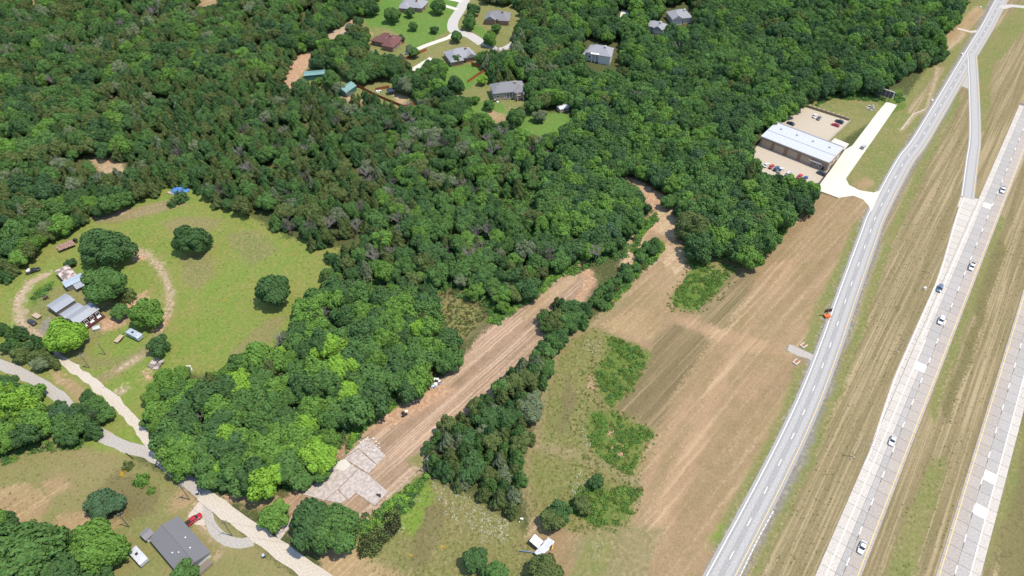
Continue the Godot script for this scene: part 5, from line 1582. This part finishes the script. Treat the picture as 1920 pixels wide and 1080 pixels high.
const OPEN := [
	[694, 74, 688, 45, 700, 8, 740, -30, 895, -30, 905, 4, 972, 8, 972, 54, 940, 64, 966, 84, 945, 98, 905, 94, 902, 130, 840, 142, 812, 112, 770, 138, 764, 116, 752, 104, 708, 104],
	[532, 166, 534, 130, 562, 96, 590, 88, 586, 112, 556, 150, 546, 172], [606, 66, 640, 42, 668, 26, 690, 26, 684, 42, 650, 62, 618, 76],
	[570, 128, 612, 128, 668, 150, 668, 182, 638, 182, 572, 150], [664, 160, 715, 138, 740, 165, 790, 188, 785, 208, 735, 198],
	[826, 150, 850, 134, 892, 130, 918, 146, 912, 150, 988, 148, 988, 205, 930, 210, 890, 182, 850, 182],
	[880, 200, 925, 205, 950, 222, 930, 236, 900, 216], [965, 236, 1000, 204, 1068, 186, 1076, 224, 1052, 250, 1000, 260],
	[1092, 70, 1164, 72, 1162, 132, 1098, 136], [1243, 0, 1299, 4, 1298, 52, 1246, 52], [1212, 34, 1250, 40, 1248, 68, 1214, 66],
	[1155, 12, 1182, 14, 1182, 36, 1158, 36],
	[1160, 325, 1200, 338, 1240, 355, 1230, 400, 1210, 380], [160, 300, 190, 288, 240, 302, 235, 325, 185, 330], [375, -20, 412, -20, 408, 10, 372, 12],
	[650, 205, 670, 190, 690, 195, 670, 205], [925, 375, 1000, 360, 1015, 385, 950, 400], [638, 448, 652, 444, 656, 462, 640, 466], [52, -20, 64, -20, 72, 22, 62, 26], [172, 122, 190, 125, 188, 136, 174, 132]]
func pick(r: RandomNumberGenerator, w: Array) -> String:
	var tot := 0.0
	for i in range(1, w.size(), 2): tot += w[i]
	var x := r.randf() * tot
	for i in range(0, w.size(), 2):
		x -= w[i + 1]
		if x <= 0: return w[i]
	return w[0]
func region(q: Vector2, nz: float) -> Array:     # text, juniper share, dead share, tones, radius range
	if q.y > 545 + nz * 30 and q.x < 900 and q.x > 150:
		return ["in the wood between the lane and the cleared strip", 0.04, 0.018, ["dark", 3, "mid", 4, "fresh", 3, "bright", 0.25 if q.x < 430 or q.y < 640 else 0.9], 3.6, 6.0]
	if q.x > 1040 + nz * 60 and q.x > 1000:
		return ["in the dense woods left of the warehouse", 0.02, 0.004, ["dark", 3, "mid", 5, "fresh", 2.2, "deep", 1.5, "blue", 0.2, "olive", 0.5], 3.4, 6.2]
	if q.x > 230 and q.x < 720 + nz * 60 and q.y > 150 and q.y < 500:
		return ["in the cedar woods above the pasture", 0.66, 0.05, ["olive", 3, "mid", 2, "dark", 3, "silver", 0.6], 3.4, 5.0]
	if q.x >= 600 and q.y > 200:
		return ["in the mixed woods above the cleared strip", 0.24, 0.085, ["mid", 4, "dark", 3, "fresh", 2, "olive", 1.5, "silver", 0.5], 2.8, 5.4]
	return ["in the upper left woods", 0.22, 0.01, ["mid", 4, "dark", 3, "olive", 2.5, "fresh", 1.6, "deep", 1, "silver", 0.5], 3.0, 5.8]
const MARKS := [[40, 520, "at the left edge beyond the black pickup"], [130, 430, "beyond the rusty little shed"], [260, 380, "along the top of the pasture"], [338, 345, "behind the blue tarp heap"], [420, 385, "just right of the blue tarp heap"], [480, 410, "bordering the upper pasture edge"], [590, 460, "at the pasture's right corner"], [520, 330, "in the middle of the cedar stand"], [640, 400, "between the pasture corner and the bare snags"], [600, 540, "beside the pasture and the white-limbed bare tree"], [520, 640, "along the lower pasture edge"], [420, 690, "right of the collapsed shed"], [310, 720, "below the collapsed shed"], [290, 800, "beside the pale gravel lane"], [340, 880, "at the fork of the lanes"], [430, 910, "above the utility poles by the lane"], [520, 900, "left of the foundation slab"], [600, 850, "above the foundation slab"], [660, 780, "above the red bare soil"], [760, 730, "behind the white bags"], [840, 680, "behind the junk heap"], [620, 700, "in the heart of the lower wood"], [480, 780, "in the middle of the lower wood's left half"], [720, 620, "left of the small clearing"], [800, 540, "at the top of the small clearing"], [950, 560, "right of the small clearing"], [880, 460, "above the small clearing"], [1000, 500, "along the upper cleared strip"], [1120, 480, "around the wide pale bare tree"], [1060, 400, "between the bare path and the clearing"], [1200, 380, "left of the bare path"], [1330, 420, "right of the bare path"], [1440, 430, "at the top corner of the big field"], [1420, 340, "below the warehouse yard"], [1500, 350, "beside the warehouse drive"], [1330, 340, "left of the warehouse yard"], [1250, 300, "above the bare path"], [850, 840, "in the clump right of the foundation slab"], [920, 920, "in the clump above the flower meadow"], [980, 740, "in the hedgerow beside the mown path"], [1060, 600, "in the bushes at the strip's right edge"], [1170, 520, "in the narrow hedgerow above the field"], [60, 660, "in the row beside the farm lane"], [40, 790, "at the left edge below the paved lane"], [150, 800, "hiding the bend of the paved lane"], [100, 1060, "in the lower left corner"]]
func landmark(q: Vector2) -> String:
	var best := INF
	var out := ""
	for m in MARKS:
		var d := q.distance_squared_to(Vector2(m[0], m[1]))
		if d < best:
			best = d
			out = m[2]
	return out
func build_trees() -> void:
	for i in 7: broad.append(broad_tree(100 + i, 5.0, 9.0, 17 + i, 3800, 0.36))
	for i in 4: broad_fine.append(broad_tree(200 + i, 8.0, 14.0, 30 + 3 * i, 10500, 0.38))
	for i in 5: junip.append(juniper_tree(300 + i, 2.4, 7.0, 2100, 0.30))
	for i in 4: dead.append(dead_tree(400 + i, 8.0))
	for i in 3: shrubs.append(shrub(500 + i, 1.0, 1.0, 520, 0.11))
	# --- single trees
	lone("dark round oak standing alone nearest the blue tarp", 359, 449, 63, "dark")
	lone("round oak standing alone in the pasture beside the woods", 513, 543, 67, "dark")
	lone("large spreading tree over the rust-stained shed", 200, 464, 88, "dark", "broad", 0.85)
	lone("broad tree shading the pale blue shed", 200, 534, 76, "mid")
	lone("fresh green tree between the farmhouse and the lane", 125, 633, 70, "bright")
	lone("low dark bush right of the farmhouse deck", 224, 583, 40, "mid", "broad", 0.8)
	lone("yellowish green tree inside the farm track loop", 276, 589, 60, "fresh")
	lone("small round dark tree above the collapsed shed", 297, 649, 40, "dark")
	lone("small dark bush behind the rust-stained shed", 131, 493, 22, "deep", "broad", 0.8)
	lone("bluish round cedar on the lawn of the bungalow", 195, 945, 66, "blue", "broad", 0.85)
	lone("round olive bush at the lot entrance", 510, 968, 56, "fresh", "broad", 0.8)
	lone("large round tree left half, beside the foundation slab", 585, 985, 92, "dark")
	lone("large round tree right half, beside the foundation slab", 632, 990, 88, "mid")
	lone("big tree in the lower left corner", 35, 1045, 150, "mid")
	lone("fresh green tree next to the white-topped camper", 180, 1026, 100, "fresh")
	lone("dark tree between the lower left corner trees", 110, 1075, 90, "dark")
	lone("tree crown at the bottom edge in front of the bungalow", 345, 1076, 54, "mid")
	lone("olive yellow tree at the left edge under the corner", -20, 985, 70, "fresh")
	lone("bushy tree at the bottom edge in the flower meadow", 890, 1050, 50, "dark")
	lone("lower bushy tree at the bottom edge in the flower meadow", 930, 1075, 56, "mid")
	lone("greyish tree at the bottom edge below the tin shed", 1022, 1074, 66, "olive")
	lone("silvery tree above the tin shed", 1038, 976, 48, "olive")
	lone("dark tree right behind the silvery tree above the tin shed", 1048, 962, 46, "dark")
	lone("small dark bush in the weed patch, upper one", 1117, 902, 30, "dark")
	lone("small olive bush in the weed patch, lower one", 1092, 945, 36, "olive")
	lone("big olive tree at the tip of the bare path", 1300, 425, 62, "olive")
	lone("dark cedar below the big olive tree", 1299, 466, 30, "dark", "juniper")
	lone("pale bush at the weed patch edge", 1345, 468, 30, "silver")
	lone("dark bush at the edge of the big field", 1410, 487, 34, "deep")
	lone("small round tree on the bare path", 1253, 378, 34, "mid")
	lone("round dark shrub in front of the blue tarp", 338, 369, 28, "dark", "shrub")
	lone("smaller round shrub left of the blue tarp shrub", 322, 382, 18, "dark", "shrub")
	lone("small tree on the house lawn near the lane", 265, 900, 28, "fresh", "shrub")
	lone("small shrub beside the lawn tree near the lane", 282, 920, 16, "fresh", "shrub")
	lone("small grey-green shrub near the lane gate", 240, 872, 20, "olive", "shrub")
	lone("greyish bush above the blue-grey trees at the lane", 240, 555, 30, "olive", "shrub")
	lone("tall bright yellow-green tree over the lower wood", 640, 690, 66, "bright")
	lone("bright yellow-green tree left of the tall bright one", 575, 738, 48, "bright")
	lone("bright young trees above the foundation, upper one", 575, 800, 52, "bright")
	lone("bright young trees above the foundation, lower one", 545, 845, 50, "bright")
	lone("fresh green tree behind the gravel lane bend", 312, 780, 50, "fresh")
	lone("grey bare bush at the corner of the wood by the lane", 500, 914, 34, "dead_dark", "dead")
	lone("wide pale bare tree at the head of the cleared strip", 1118, 470, 52, "dead_bark", "dead")
	lone("dark bare tree right of the wide pale bare tree", 1152, 458, 36, "dead_dark", "dead")
	lone("grey bare tree by the small woods clearing", 928, 552, 40, "dead_dark", "dead")
	lone("second grey bare tree by the small woods clearing", 952, 538, 36, "dead_dark", "dead")
	lone("white-limbed bare tree standing over the wood beside the pasture", 600, 590, 44, "dead_bark", "dead")
	lone("white dead tree among the cedars above the small clearing", 890, 470, 30, "dead_bark", "dead")
	lone("pale dead tree in the mixed woods left of the clearing", 770, 418, 30, "dead_bark", "dead")
	lone("tall pale snag beside the clearing top", 735, 555, 34, "dead_bark", "dead")
	lone("grey snag between pasture and clearing", 665, 480, 26, "dead_bark", "dead")
	lone("bare tree half in the lane trees", 165, 780, 44, "dead_dark", "dead")
	for e in [["tall tree on the bright lawn by the top street", 822, 12, 34, "mid"], ["tree on the lawn below the top street", 775, 48, 24, "mid"], ["small tree on the lawn near the street corner", 814, 56, 18, "dark"], ["tree left of the blue-grey roofed house", 768, 24, 22, "dark"], ["pale round tree near the sandy path", 657, 52, 26, "silver"], ["dark round tree near the sandy path", 671, 40, 24, "dark"], ["dark tree above the sandy path", 697, 16, 34, "dark"], ["second dark tree above the sandy path", 735, 28, 36, "mid"], ["tree above the pale grey roofed house", 856, 68, 30, "mid"], ["tree in front of the pale grey roofed house", 854, 110, 24, "dark"], ["conifer beside the long red fence", 776, 98, 28, "mid"], ["large tree between the fence and the white apron", 740, 130, 48, "dark"], ["tree right of the white apron", 818, 125, 42, "mid"], ["second tree right of the white apron", 812, 150, 36, "dark"], ["pale tree over the sandy yard", 762, 160, 44, "silver"], ["tree left of the sandy yard", 700, 118, 44, "mid"], ["tree beside the top street bend", 880, 40, 34, "mid"], ["dark tree on the street corner lawn", 888, 18, 30, "dark"], ["pine beside the street end", 918, 72, 34, "fresh"], ["tree in front of the dark grey roofed house", 930, 52, 26, "mid"], ["round tree by the curving drive", 982, 55, 42, "dark"], ["yellow-green bush by the garden fence", 905, 150, 24, "bright"], ["tree on the back lawn left of the two-storey house", 855, 158, 38, "dark"], ["tree behind the patio of the two-storey house", 918, 196, 26, "mid"], ["tree right of the two-storey brick house", 1000, 165, 46, "mid"], ["tree above the two-storey brick house", 940, 115, 44, "dark"], ["second tree above the two-storey brick house", 905, 110, 34, "mid"], ["bright small tree near the court", 1006, 122, 18, "bright"], ["pale tree on the lower back lawn", 1012, 218, 30, "silver"], ["dark tree on the lower back lawn", 975, 212, 26, "dark"], ["tree shading the teal shed", 622, 150, 44, "mid"], ["silver tree between the teal shed and barn", 632, 165, 30, "silver"], ["tree in front of the long teal shed", 598, 152, 20, "fresh"], ["small conifer beside the maroon roof", 752, 72, 18, "dark"], ["grey-green tree below the maroon roof", 768, 92, 20, "silver"]]:
		lone(e[0], e[1], e[2], e[3] * 0.86, e[4])
	# --- filled woods
	var items := []
	var nzn := FastNoiseLite.new()
	nzn.frequency = 0.012
	var forest := ppoly(FOREST)
	var opens := []
	for o in OPEN: opens.append(ppoly(o))
	var r := RandomNumberGenerator.new()
	r.seed = 99
	var fills := [
		[forest, 5.8, null],
		[ppoly([790, 872, 797, 822, 850, 778, 900, 738, 940, 705, 975, 680, 1030, 650, 1042, 680, 1020, 735, 1012, 800, 988, 870, 978, 982, 950, 972, 880, 925, 820, 902]), 4.4, ["in the cedar clump beside the foundation slab", 0.72, 0.0, ["olive", 4, "dark", 3, "silver", 1.6, "mid", 3], 3.0, 4.4]],
		[ppoly([1008, 592, 1040, 558, 1062, 566, 1116, 568, 1100, 608, 1060, 638, 1015, 622]), 3.6, ["in the hedgerow bushes by the cleared strip", 0.3, 0.0, ["dark", 3, "olive", 2, "mid", 2], 2.6, 3.8]],
		[ppoly([985, 690, 1005, 652, 1038, 618, 1064, 630, 1048, 668, 1020, 705]), 3.8, ["in the hedgerow bushes by the cleared strip", 0.25, 0.0, ["dark", 3, "mid", 3, "silver", 0.4], 2.6, 3.8]],
		[ppoly([1095, 580, 1120, 540, 1160, 500, 1225, 440, 1245, 445, 1235, 470, 1180, 525, 1130, 580]), 3.2, ["in the narrow hedgerow above the big field", 0.1, 0.0, ["mid", 3, "dark", 2], 1.8, 2.6]],
		[ppoly([-80, 590, 0, 600, 40, 612, 90, 650, 115, 690, 95, 705, 60, 690, 0, 650, -80, 630]), 4.6, ["in the cedar row by the farm lane", 0.6, 0.0, ["olive", 3, "dark", 3, "silver", 1.5, "mid", 2], 2.6, 3.8]],
		[ppoly([-200, 680, 0, 700, 60, 715, 95, 745, 100, 800, 60, 830, 0, 860, -200, 870]), 6.0, ["in the bright trees at the left edge", 0.0, 0.0, ["fresh", 4, "bright", 2, "mid", 3, "dark", 1], 3.6, 5.4]],
		[ppoly([95, 755, 130, 740, 185, 775, 210, 800, 175, 825, 140, 840, 95, 820]), 5.2, ["at the lane fork", 0.2, 0.02, ["blue", 3, "dark", 3, "mid", 2], 3.0, 4.4]],
		[ppoly([140, 715, 165, 715, 215, 780, 210, 800, 180, 790, 145, 745]), 4.2, ["between the two lanes", 0.1, 0.0, ["dark", 3, "mid", 3], 2.2, 3.2]],
		[ppoly([0, 970, 60, 985, 130, 1000, 220, 990, 240, 1040, 235, 1120, -150, 1120, -150, 990]), 6.5, ["in the lower left corner grove", 0.0, 0.0, ["mid", 3, "dark", 3, "fresh", 2], 3.6, 5.2]],
		[ppoly([450, 430, 480, 430, 560, 470, 600, 500, 590, 530, 540, 460, 490, 440]), 60.0, null]]
	for fi in fills.size():
		var fl: Array = fills[fi]
		var poly: PackedVector2Array = fl[0]
		var sp: float = fl[1]
		var lo := Vector2(INF, INF)
		var hi := -lo
		for q in poly:
			var w := g2(q.x, q.y, 5.0)
			lo = lo.min(w); hi = hi.max(w)
		var z := lo.y
		var row := 0
		while z < hi.y:
			var x := lo.x + (sp * 0.5 if row % 2 else 0.0)
			while x < hi.x:
				var wx := x + r.randf_range(-0.42, 0.42) * sp
				var wz := z + r.randf_range(-0.42, 0.42) * sp
				var q0 := proj(Vector3(wx, 5.0, wz))
				x += sp
				if not Geometry2D.is_point_in_polygon(q0, poly): continue
				var reg: Array = fl[2] if fl[2] != null else region(q0, nzn.get_noise_2d(wx, wz))
				var jun: bool = r.randf() < reg[1]
				var isdead: bool = r.randf() < reg[2]
				var R := r.randf_range(reg[4], reg[5])
				if jun: R *= 0.72
				var ok := false
				for attempt in 3:
					var hc := R * (0.95 if not jun else 1.2)
					var pp := R * 0.62
					ok = true
					for d in [Vector3.ZERO, Vector3(pp, 0, 0), Vector3(-pp, 0, 0), Vector3(0, 0, pp), Vector3(0, pp * 0.8, -pp * 0.5)]:
						var q := proj(Vector3(wx, hc, wz) + d)
						if not Geometry2D.is_point_in_polygon(q, poly): ok = false
						if fi == 0 and ok:
							for o in opens:
								if Geometry2D.is_point_in_polygon(q, o):
									ok = false
									break
						if not ok: break
					if ok: break
					R *= 0.72
				if not ok: continue
				if fi == 0 and nzn.get_noise_2d(wx * 2.2 + 500, wz * 2.2) > (0.42 if reg[1] > 0.1 else 0.6): continue
				var tone := pick(r, reg[3])
				if jun: tone = pick(r, ["olive", 4, "silver", 0.8, "dark", 3.5, "mid", 2])
				items.append([("dead" if isdead else ("jun" if jun else "broad")), Vector3(wx, 0, wz), R, tone, reg[0], r.randf_range(0.85, 1.2)])
			z += sp * 0.866
			row += 1
	var eye := Vector3(0, HC, 0)
	items.sort_custom(func(a, b): return a[2] / a[1].distance_to(eye) > b[2] / b[1].distance_to(eye))
	var count := {"broad": 0, "jun": 0, "dead": 0}
	var rest := {}
	for e in items:
		var k: String = e[0]
		count[k] += 1
		var R: float = e[2]
		var p: Vector3 = e[1]
		if count[k] <= 290:
			var words: String = TONE_WORDS[e[3]] + (" large" if R > 4.6 else " small" if R < 3.0 else "")
			var near := landmark(proj(p))
			if k == "broad":
				var lab: String = words + " broadleaf tree " + near
				one_tree("broadleaf_tree", lab, "tree", lab.replace(" tree ", " trees "), broad, p, Vector3(R / 5.0 * r.randf_range(0.88, 1.16), R / 5.0 * e[5], R / 5.0 * r.randf_range(0.88, 1.16)), e[3])
			elif k == "jun":
				var lab: String = words + " cedar tree " + near
				one_tree("juniper_tree", lab, "tree", lab.replace(" tree ", " trees "), junip, p, Vector3(R / 2.4, R / 2.4 * e[5], R / 2.4), e[3])
			else:
				var lab: String = "grey bare dead tree " + near
				one_tree("dead_tree", lab, "tree", lab.replace(" tree ", " trees "), dead, p, Vector3.ONE * r.randf_range(1.0, 1.5), "", ["dead_bark", "dead_bark", "dead_dark"][r.randi() % 3])
		else:
			var vi := r.randi() % (7 if k == "broad" else 5 if k == "jun" else 4)
			var key := k + str(vi)
			if not rest.has(key): rest[key] = []
			rest[key].append(e)
	var wd := Node3D.new()
	wd.name = "far_woodland"
	add_child(wd)
	tag(wd, "far mass of broadleaf and cedar crowns across the upper woods", "woods", "", "stuff")
	leaf_tint = leaf_mat("mid").duplicate()
	leaf_tint.albedo_color = Color.WHITE
	for key in rest:
		var k: String = key.left(key.length() - 1)
		var vi := int(key.right(1))
		var v: Array = broad[vi] if k == "broad" else junip[vi] if k == "jun" else dead[vi]
		for w in 2:
			var mm := MultiMesh.new()
			mm.transform_format = MultiMesh.TRANSFORM_3D
			mm.use_colors = w == 0 and k != "dead"
			mm.mesh = v[w]
			mm.instance_count = rest[key].size()
			for i in rest[key].size():
				var e: Array = rest[key][i]
				var s: float = e[2] / (5.0 if k == "broad" else 2.4 if k == "jun" else 4.0)
				mm.set_instance_transform(i, Transform3D(Basis(Vector3.UP, fmod(e[1].x * 7.3, TAU)).scaled(Vector3(s, s * e[5], s)), e[1]))
				if mm.use_colors:
					var c: Array = TONES[e[3]]
					var j := 0.85 + 0.3 * fmod(absf(e[1].z) * 3.7, 1.0)
					mm.set_instance_color(i, Color(c[0] * j, c[1] * j, c[2] * j))
			var mi := MultiMeshInstance3D.new()
			mi.name = "crowns" if w == 0 else "trunks"
			mi.multimesh = mm
			mi.material_override = (leaf_tint if k != "dead" else M.dead_bark) if w == 0 else M.bark
			wd.add_child(mi, true)

# ---------------------------------------------------------------- weeds, flowers, grass tufts
func scatter(parent: Node3D, n: String, mesh: Mesh, mat_: Material, polys: Array, spacing: float, smin: float, smax: float, tones: Array, keep := 1.0, hs := 1.0) -> void:
	var r := RandomNumberGenerator.new()
	r.seed = hash(n) % 9999
	var nz := FastNoiseLite.new()
	nz.frequency = 0.11
	var xf := []
	var col := []
	for a in polys:
		var poly := gpoly(a)
		var lo := Vector2(INF, INF)
		var hi := -lo
		for q in poly:
			lo = lo.min(q); hi = hi.max(q)
		var cnt := int((hi.x - lo.x) * (hi.y - lo.y) / (spacing * spacing))
		for i in cnt:
			var p := Vector2(r.randf_range(lo.x, hi.x), r.randf_range(lo.y, hi.y))
			if not Geometry2D.is_point_in_polygon(p, poly): continue
			if nz.get_noise_2d(p.x, p.y) * 0.5 + 0.5 > keep + 0.15 * r.randf(): continue
			var s := r.randf_range(smin, smax)
			xf.append(Transform3D(Basis(Vector3.UP, r.randf() * TAU).scaled(Vector3(s, s * hs * r.randf_range(0.7, 1.3), s)), Vector3(p.x, 0.0, p.y)))
			var c: Array = tones[r.randi() % tones.size()]
			var j := r.randf_range(0.8, 1.25)
			col.append(Color(c[0] * j, c[1] * j, c[2] * j))
	var mm := MultiMesh.new()
	mm.transform_format = MultiMesh.TRANSFORM_3D
	mm.use_colors = true
	mm.mesh = mesh
	mm.instance_count = xf.size()
	for i in xf.size():
		mm.set_instance_transform(i, xf[i])
		mm.set_instance_color(i, col[i])
	var mi := MultiMeshInstance3D.new()
	mi.name = n
	mi.multimesh = mm
	mi.material_override = mat_
	parent.add_child(mi, true)
func stuff(n: String, label: String, category: String) -> Node3D:
	var o := Node3D.new()
	o.name = numbered(n)
	add_child(o)
	tag(o, label, category, "", "stuff")
	return o
func build_weeds() -> void:
	var clump: Mesh = shrub(610, 1.0, 0.75, 60, 0.22)[0]
	var r := RandomNumberGenerator.new()
	r.seed = 5
	var tb := MB.new()
	for i in 9:
		var a := r.randf() * TAU
		tb.leaf(Vector3(cos(a) * 0.3, 0.2, sin(a) * 0.3), Vector3(cos(a), 0.7, sin(a)).normalized(), Vector3(-sin(a), 0.1, cos(a)), 0.09, 0.34, Color(r.randf_range(0.8, 1.2), 1, 0.9), Vector3(cos(a) * 0.3, 1, sin(a) * 0.3).normalized())
	var tuft := tb.mesh()
	var fb := MB.new()
	for i in 7:
		fb.leaf(Vector3(r.randf_range(-0.5, 0.5), r.randf_range(0.35, 0.6), r.randf_range(-0.5, 0.5)), Vector3(r.randf_range(-0.3, 0.3), 1, r.randf_range(-0.3, 0.3)).normalized(), rdir(r), 0.13, 0.13, Color.WHITE, Vector3.UP)
	var flower := fb.mesh()
	var g1: Array = TONES.fresh
	var g2_: Array = TONES.bright
	var g3: Array = TONES.mid
	var w := stuff("weeds", "leafy green weed patches in and around the fields", "weeds")
	var patches := [[1135, 627, 1201, 652, 1216, 669, 1190, 720, 1147, 763, 1127, 735, 1115, 697, 1140, 660], [1104, 774, 1147, 772, 1224, 810, 1222, 822, 1205, 830, 1185, 891, 1127, 860, 1100, 821], [1131, 907, 1199, 918, 1178, 969, 1162, 990, 1112, 984, 1060, 950, 1080, 920], [1287, 478, 1382, 500, 1347, 546, 1302, 586, 1267, 575, 1256, 558, 1281, 531, 1295, 505]]
	scatter(w, "patch_weeds", clump, leaf_tint, patches, 0.9, 0.3, 0.9, [g1, g1, g3, [0.12, 0.18, 0.035]], 0.48)
	scatter(w, "loose_weeds", clump, leaf_tint, [[1115, 613, 1232, 662, 1200, 724, 1160, 768, 1236, 809, 1200, 895, 1210, 925, 1175, 1000, 1077, 1003, 1040, 960, 1075, 860, 1070, 800, 1090, 700], [1280, 470, 1400, 500, 1360, 556, 1310, 596, 1255, 585, 1245, 555, 1275, 520]], 1.7, 0.2, 0.5, [g1, [0.15, 0.19, 0.05], [0.17, 0.18, 0.06]], 0.6)
	scatter(w, "bank_weeds", clump, leaf_tint, [[740, 930, 800, 885, 800, 900, 770, 950, 720, 990, 680, 1020, 675, 985], [600, 890, 650, 850, 660, 800, 720, 745, 745, 760, 690, 800, 640, 860], [910, 605, 960, 570, 1010, 535, 1060, 498, 1085, 488, 1020, 545, 930, 612], [1120, 560, 1180, 500, 1240, 450, 1245, 470, 1190, 525, 1135, 590], [1180, 470, 1200, 420, 1230, 400, 1235, 410, 1205, 440, 1190, 480], [1285, 470, 1330, 482, 1420, 492, 1470, 440, 1480, 412, 1530, 375, 1535, 350, 1440, 420, 1330, 460]], 0.8, 0.5, 1.2, [g1, g3, TONES.dark, g2_], 0.85)
	scatter(w, "dark_brush", clump, leaf_tint, [[672, 1020, 700, 990, 745, 950, 745, 990, 700, 1040, 675, 1045]], 0.7, 0.7, 1.3, [[0.045, 0.055, 0.028], TONES.olive], 1.0, 1.6)
	scatter(w, "bramble", clump, leaf_tint, [[640, 1000, 690, 960, 690, 985, 650, 1020], [1672, 180, 1690, 172, 1696, 190, 1682, 192], [1520, 205, 1560, 172, 1640, 172, 1660, 186, 1640, 190, 1560, 185], [60, 560, 75, 540, 98, 528, 96, 542, 75, 562], [0, 855, 60, 825, 160, 822, 150, 840, 60, 850, 0, 875]], 1.1, 0.5, 1.1, [g1, g3, TONES.dark], 0.75)
	scatter(w, "clearing_weeds", clump, leaf_tint, [[815, 545, 860, 543, 915, 582, 908, 600, 868, 640, 838, 622]], 1.0, 0.3, 0.6, [[0.12, 0.11, 0.04], TONES.olive], 0.8)
	scatter(w, "wood_floor", clump, leaf_tint, [[760, 300, 1000, 260, 1180, 430, 1170, 480, 1000, 540, 920, 600, 900, 570, 820, 540, 830, 610, 860, 650, 770, 740, 680, 790, 560, 920, 400, 920, 290, 830, 300, 760, 400, 730, 620, 620]], 2.0, 0.8, 2.0, [g1, g3, TONES.dark, g3], 0.85)
	var gr := stuff("grass", "tufts of grass over the pasture, lawns and meadows", "grass")
	scatter(gr, "meadow_tufts", tuft, leaf_tint, [[1115, 613, 1222, 662, 1193, 724, 1150, 768, 1228, 809, 1193, 891, 1203, 922, 1172, 994, 1077, 1000, 991, 967, 983, 903, 995, 833, 1010, 767, 1038, 681, 1073, 636], [785, 885, 815, 900, 880, 930, 975, 985, 1000, 1020, 990, 1120, 690, 1120, 680, 1060, 700, 985]], 1.3, 0.4, 0.9, [[0.15, 0.16, 0.055], [0.13, 0.17, 0.045], [0.2, 0.17, 0.08]], 0.8)
	scatter(gr, "pasture_tufts", tuft, leaf_tint, [[0, 545, 60, 480, 130, 425, 265, 378, 318, 350, 356, 350, 420, 385, 545, 450, 605, 475, 560, 600, 510, 650, 430, 695, 330, 700, 280, 760, 215, 745, 110, 660, 60, 640, 0, 590]], 2.4, 0.35, 0.8, [[0.16, 0.20, 0.045], [0.18, 0.20, 0.055], [0.12, 0.17, 0.035]], 0.62)
	scatter(gr, "lawn_tufts", tuft, leaf_tint, [[0, 870, 100, 830, 240, 862, 370, 940, 300, 960, 240, 985, 200, 990, 100, 960, 0, 960]], 2.4, 0.35, 0.8, [[0.14, 0.15, 0.055], [0.17, 0.15, 0.065]], 0.6)
	scatter(gr, "median_tufts", tuft, leaf_tint, [[1400, 1080, 1470, 960, 1560, 760, 1640, 540, 1700, 380, 1760, 260, 1800, 200, 1810, 300, 1740, 560, 1640, 770, 1560, 980, 1520, 1080], [1640, 1080, 1780, 720, 1900, 400, 1920, 400, 1920, 540, 1860, 700, 1750, 1080]], 2.4, 0.4, 0.8, [[0.17, 0.16, 0.06], [0.24, 0.19, 0.1], [0.11, 0.13, 0.04]], 0.6)
	var fl := stuff("wildflowers", "white and yellow wildflowers dotting the meadows", "flowers")
	var white := leaf_tint
	scatter(fl, "white_flowers", flower, white, [[805, 895, 850, 905, 900, 945, 950, 975, 960, 1010, 900, 1000, 850, 985, 825, 960], [900, 960, 960, 980, 950, 1020, 900, 1020], [770, 935, 800, 920, 795, 940, 770, 950], [1090, 800, 1110, 820, 1115, 850, 1090, 845], [1085, 880, 1105, 895, 1082, 935, 1070, 925], [1100, 640, 1130, 640, 1120, 670, 1095, 660], [740, 980, 765, 965, 755, 1000, 735, 1005], [1100, 1010, 1140, 1010, 1120, 1050, 1100, 1045]], 0.9, 0.35, 0.75, [[0.55, 0.55, 0.45], [0.4, 0.42, 0.28]], 0.6)
	scatter(fl, "scattered_flowers", flower, white, [[1060, 650, 1120, 620, 1130, 640, 1110, 700, 1130, 740, 1080, 770, 1040, 780], [700, 900, 1000, 1000, 980, 1080, 690, 1080], [820, 550, 905, 585, 870, 632, 840, 615], [300, 380, 450, 420, 560, 470, 500, 520, 330, 520]], 3.0, 0.2, 0.5, [[0.5, 0.5, 0.4], [0.45, 0.42, 0.2]], 0.8)
	scatter(fl, "yellow_flowers", flower, white, [[757, 998, 761, 998, 761, 1004, 757, 1004], [822, 1026, 834, 1024, 836, 1034, 826, 1034], [765, 1040, 772, 1040, 772, 1048, 765, 1048], [225, 885, 238, 882, 236, 895, 226, 895], [110, 985, 125, 990, 120, 1000, 108, 998], [415, 562, 425, 560, 425, 567, 415, 567], [600, 655, 615, 650, 615, 670, 602, 670]], 0.7, 0.5, 1.0, [[0.6, 0.38, 0.02]], 1.0)
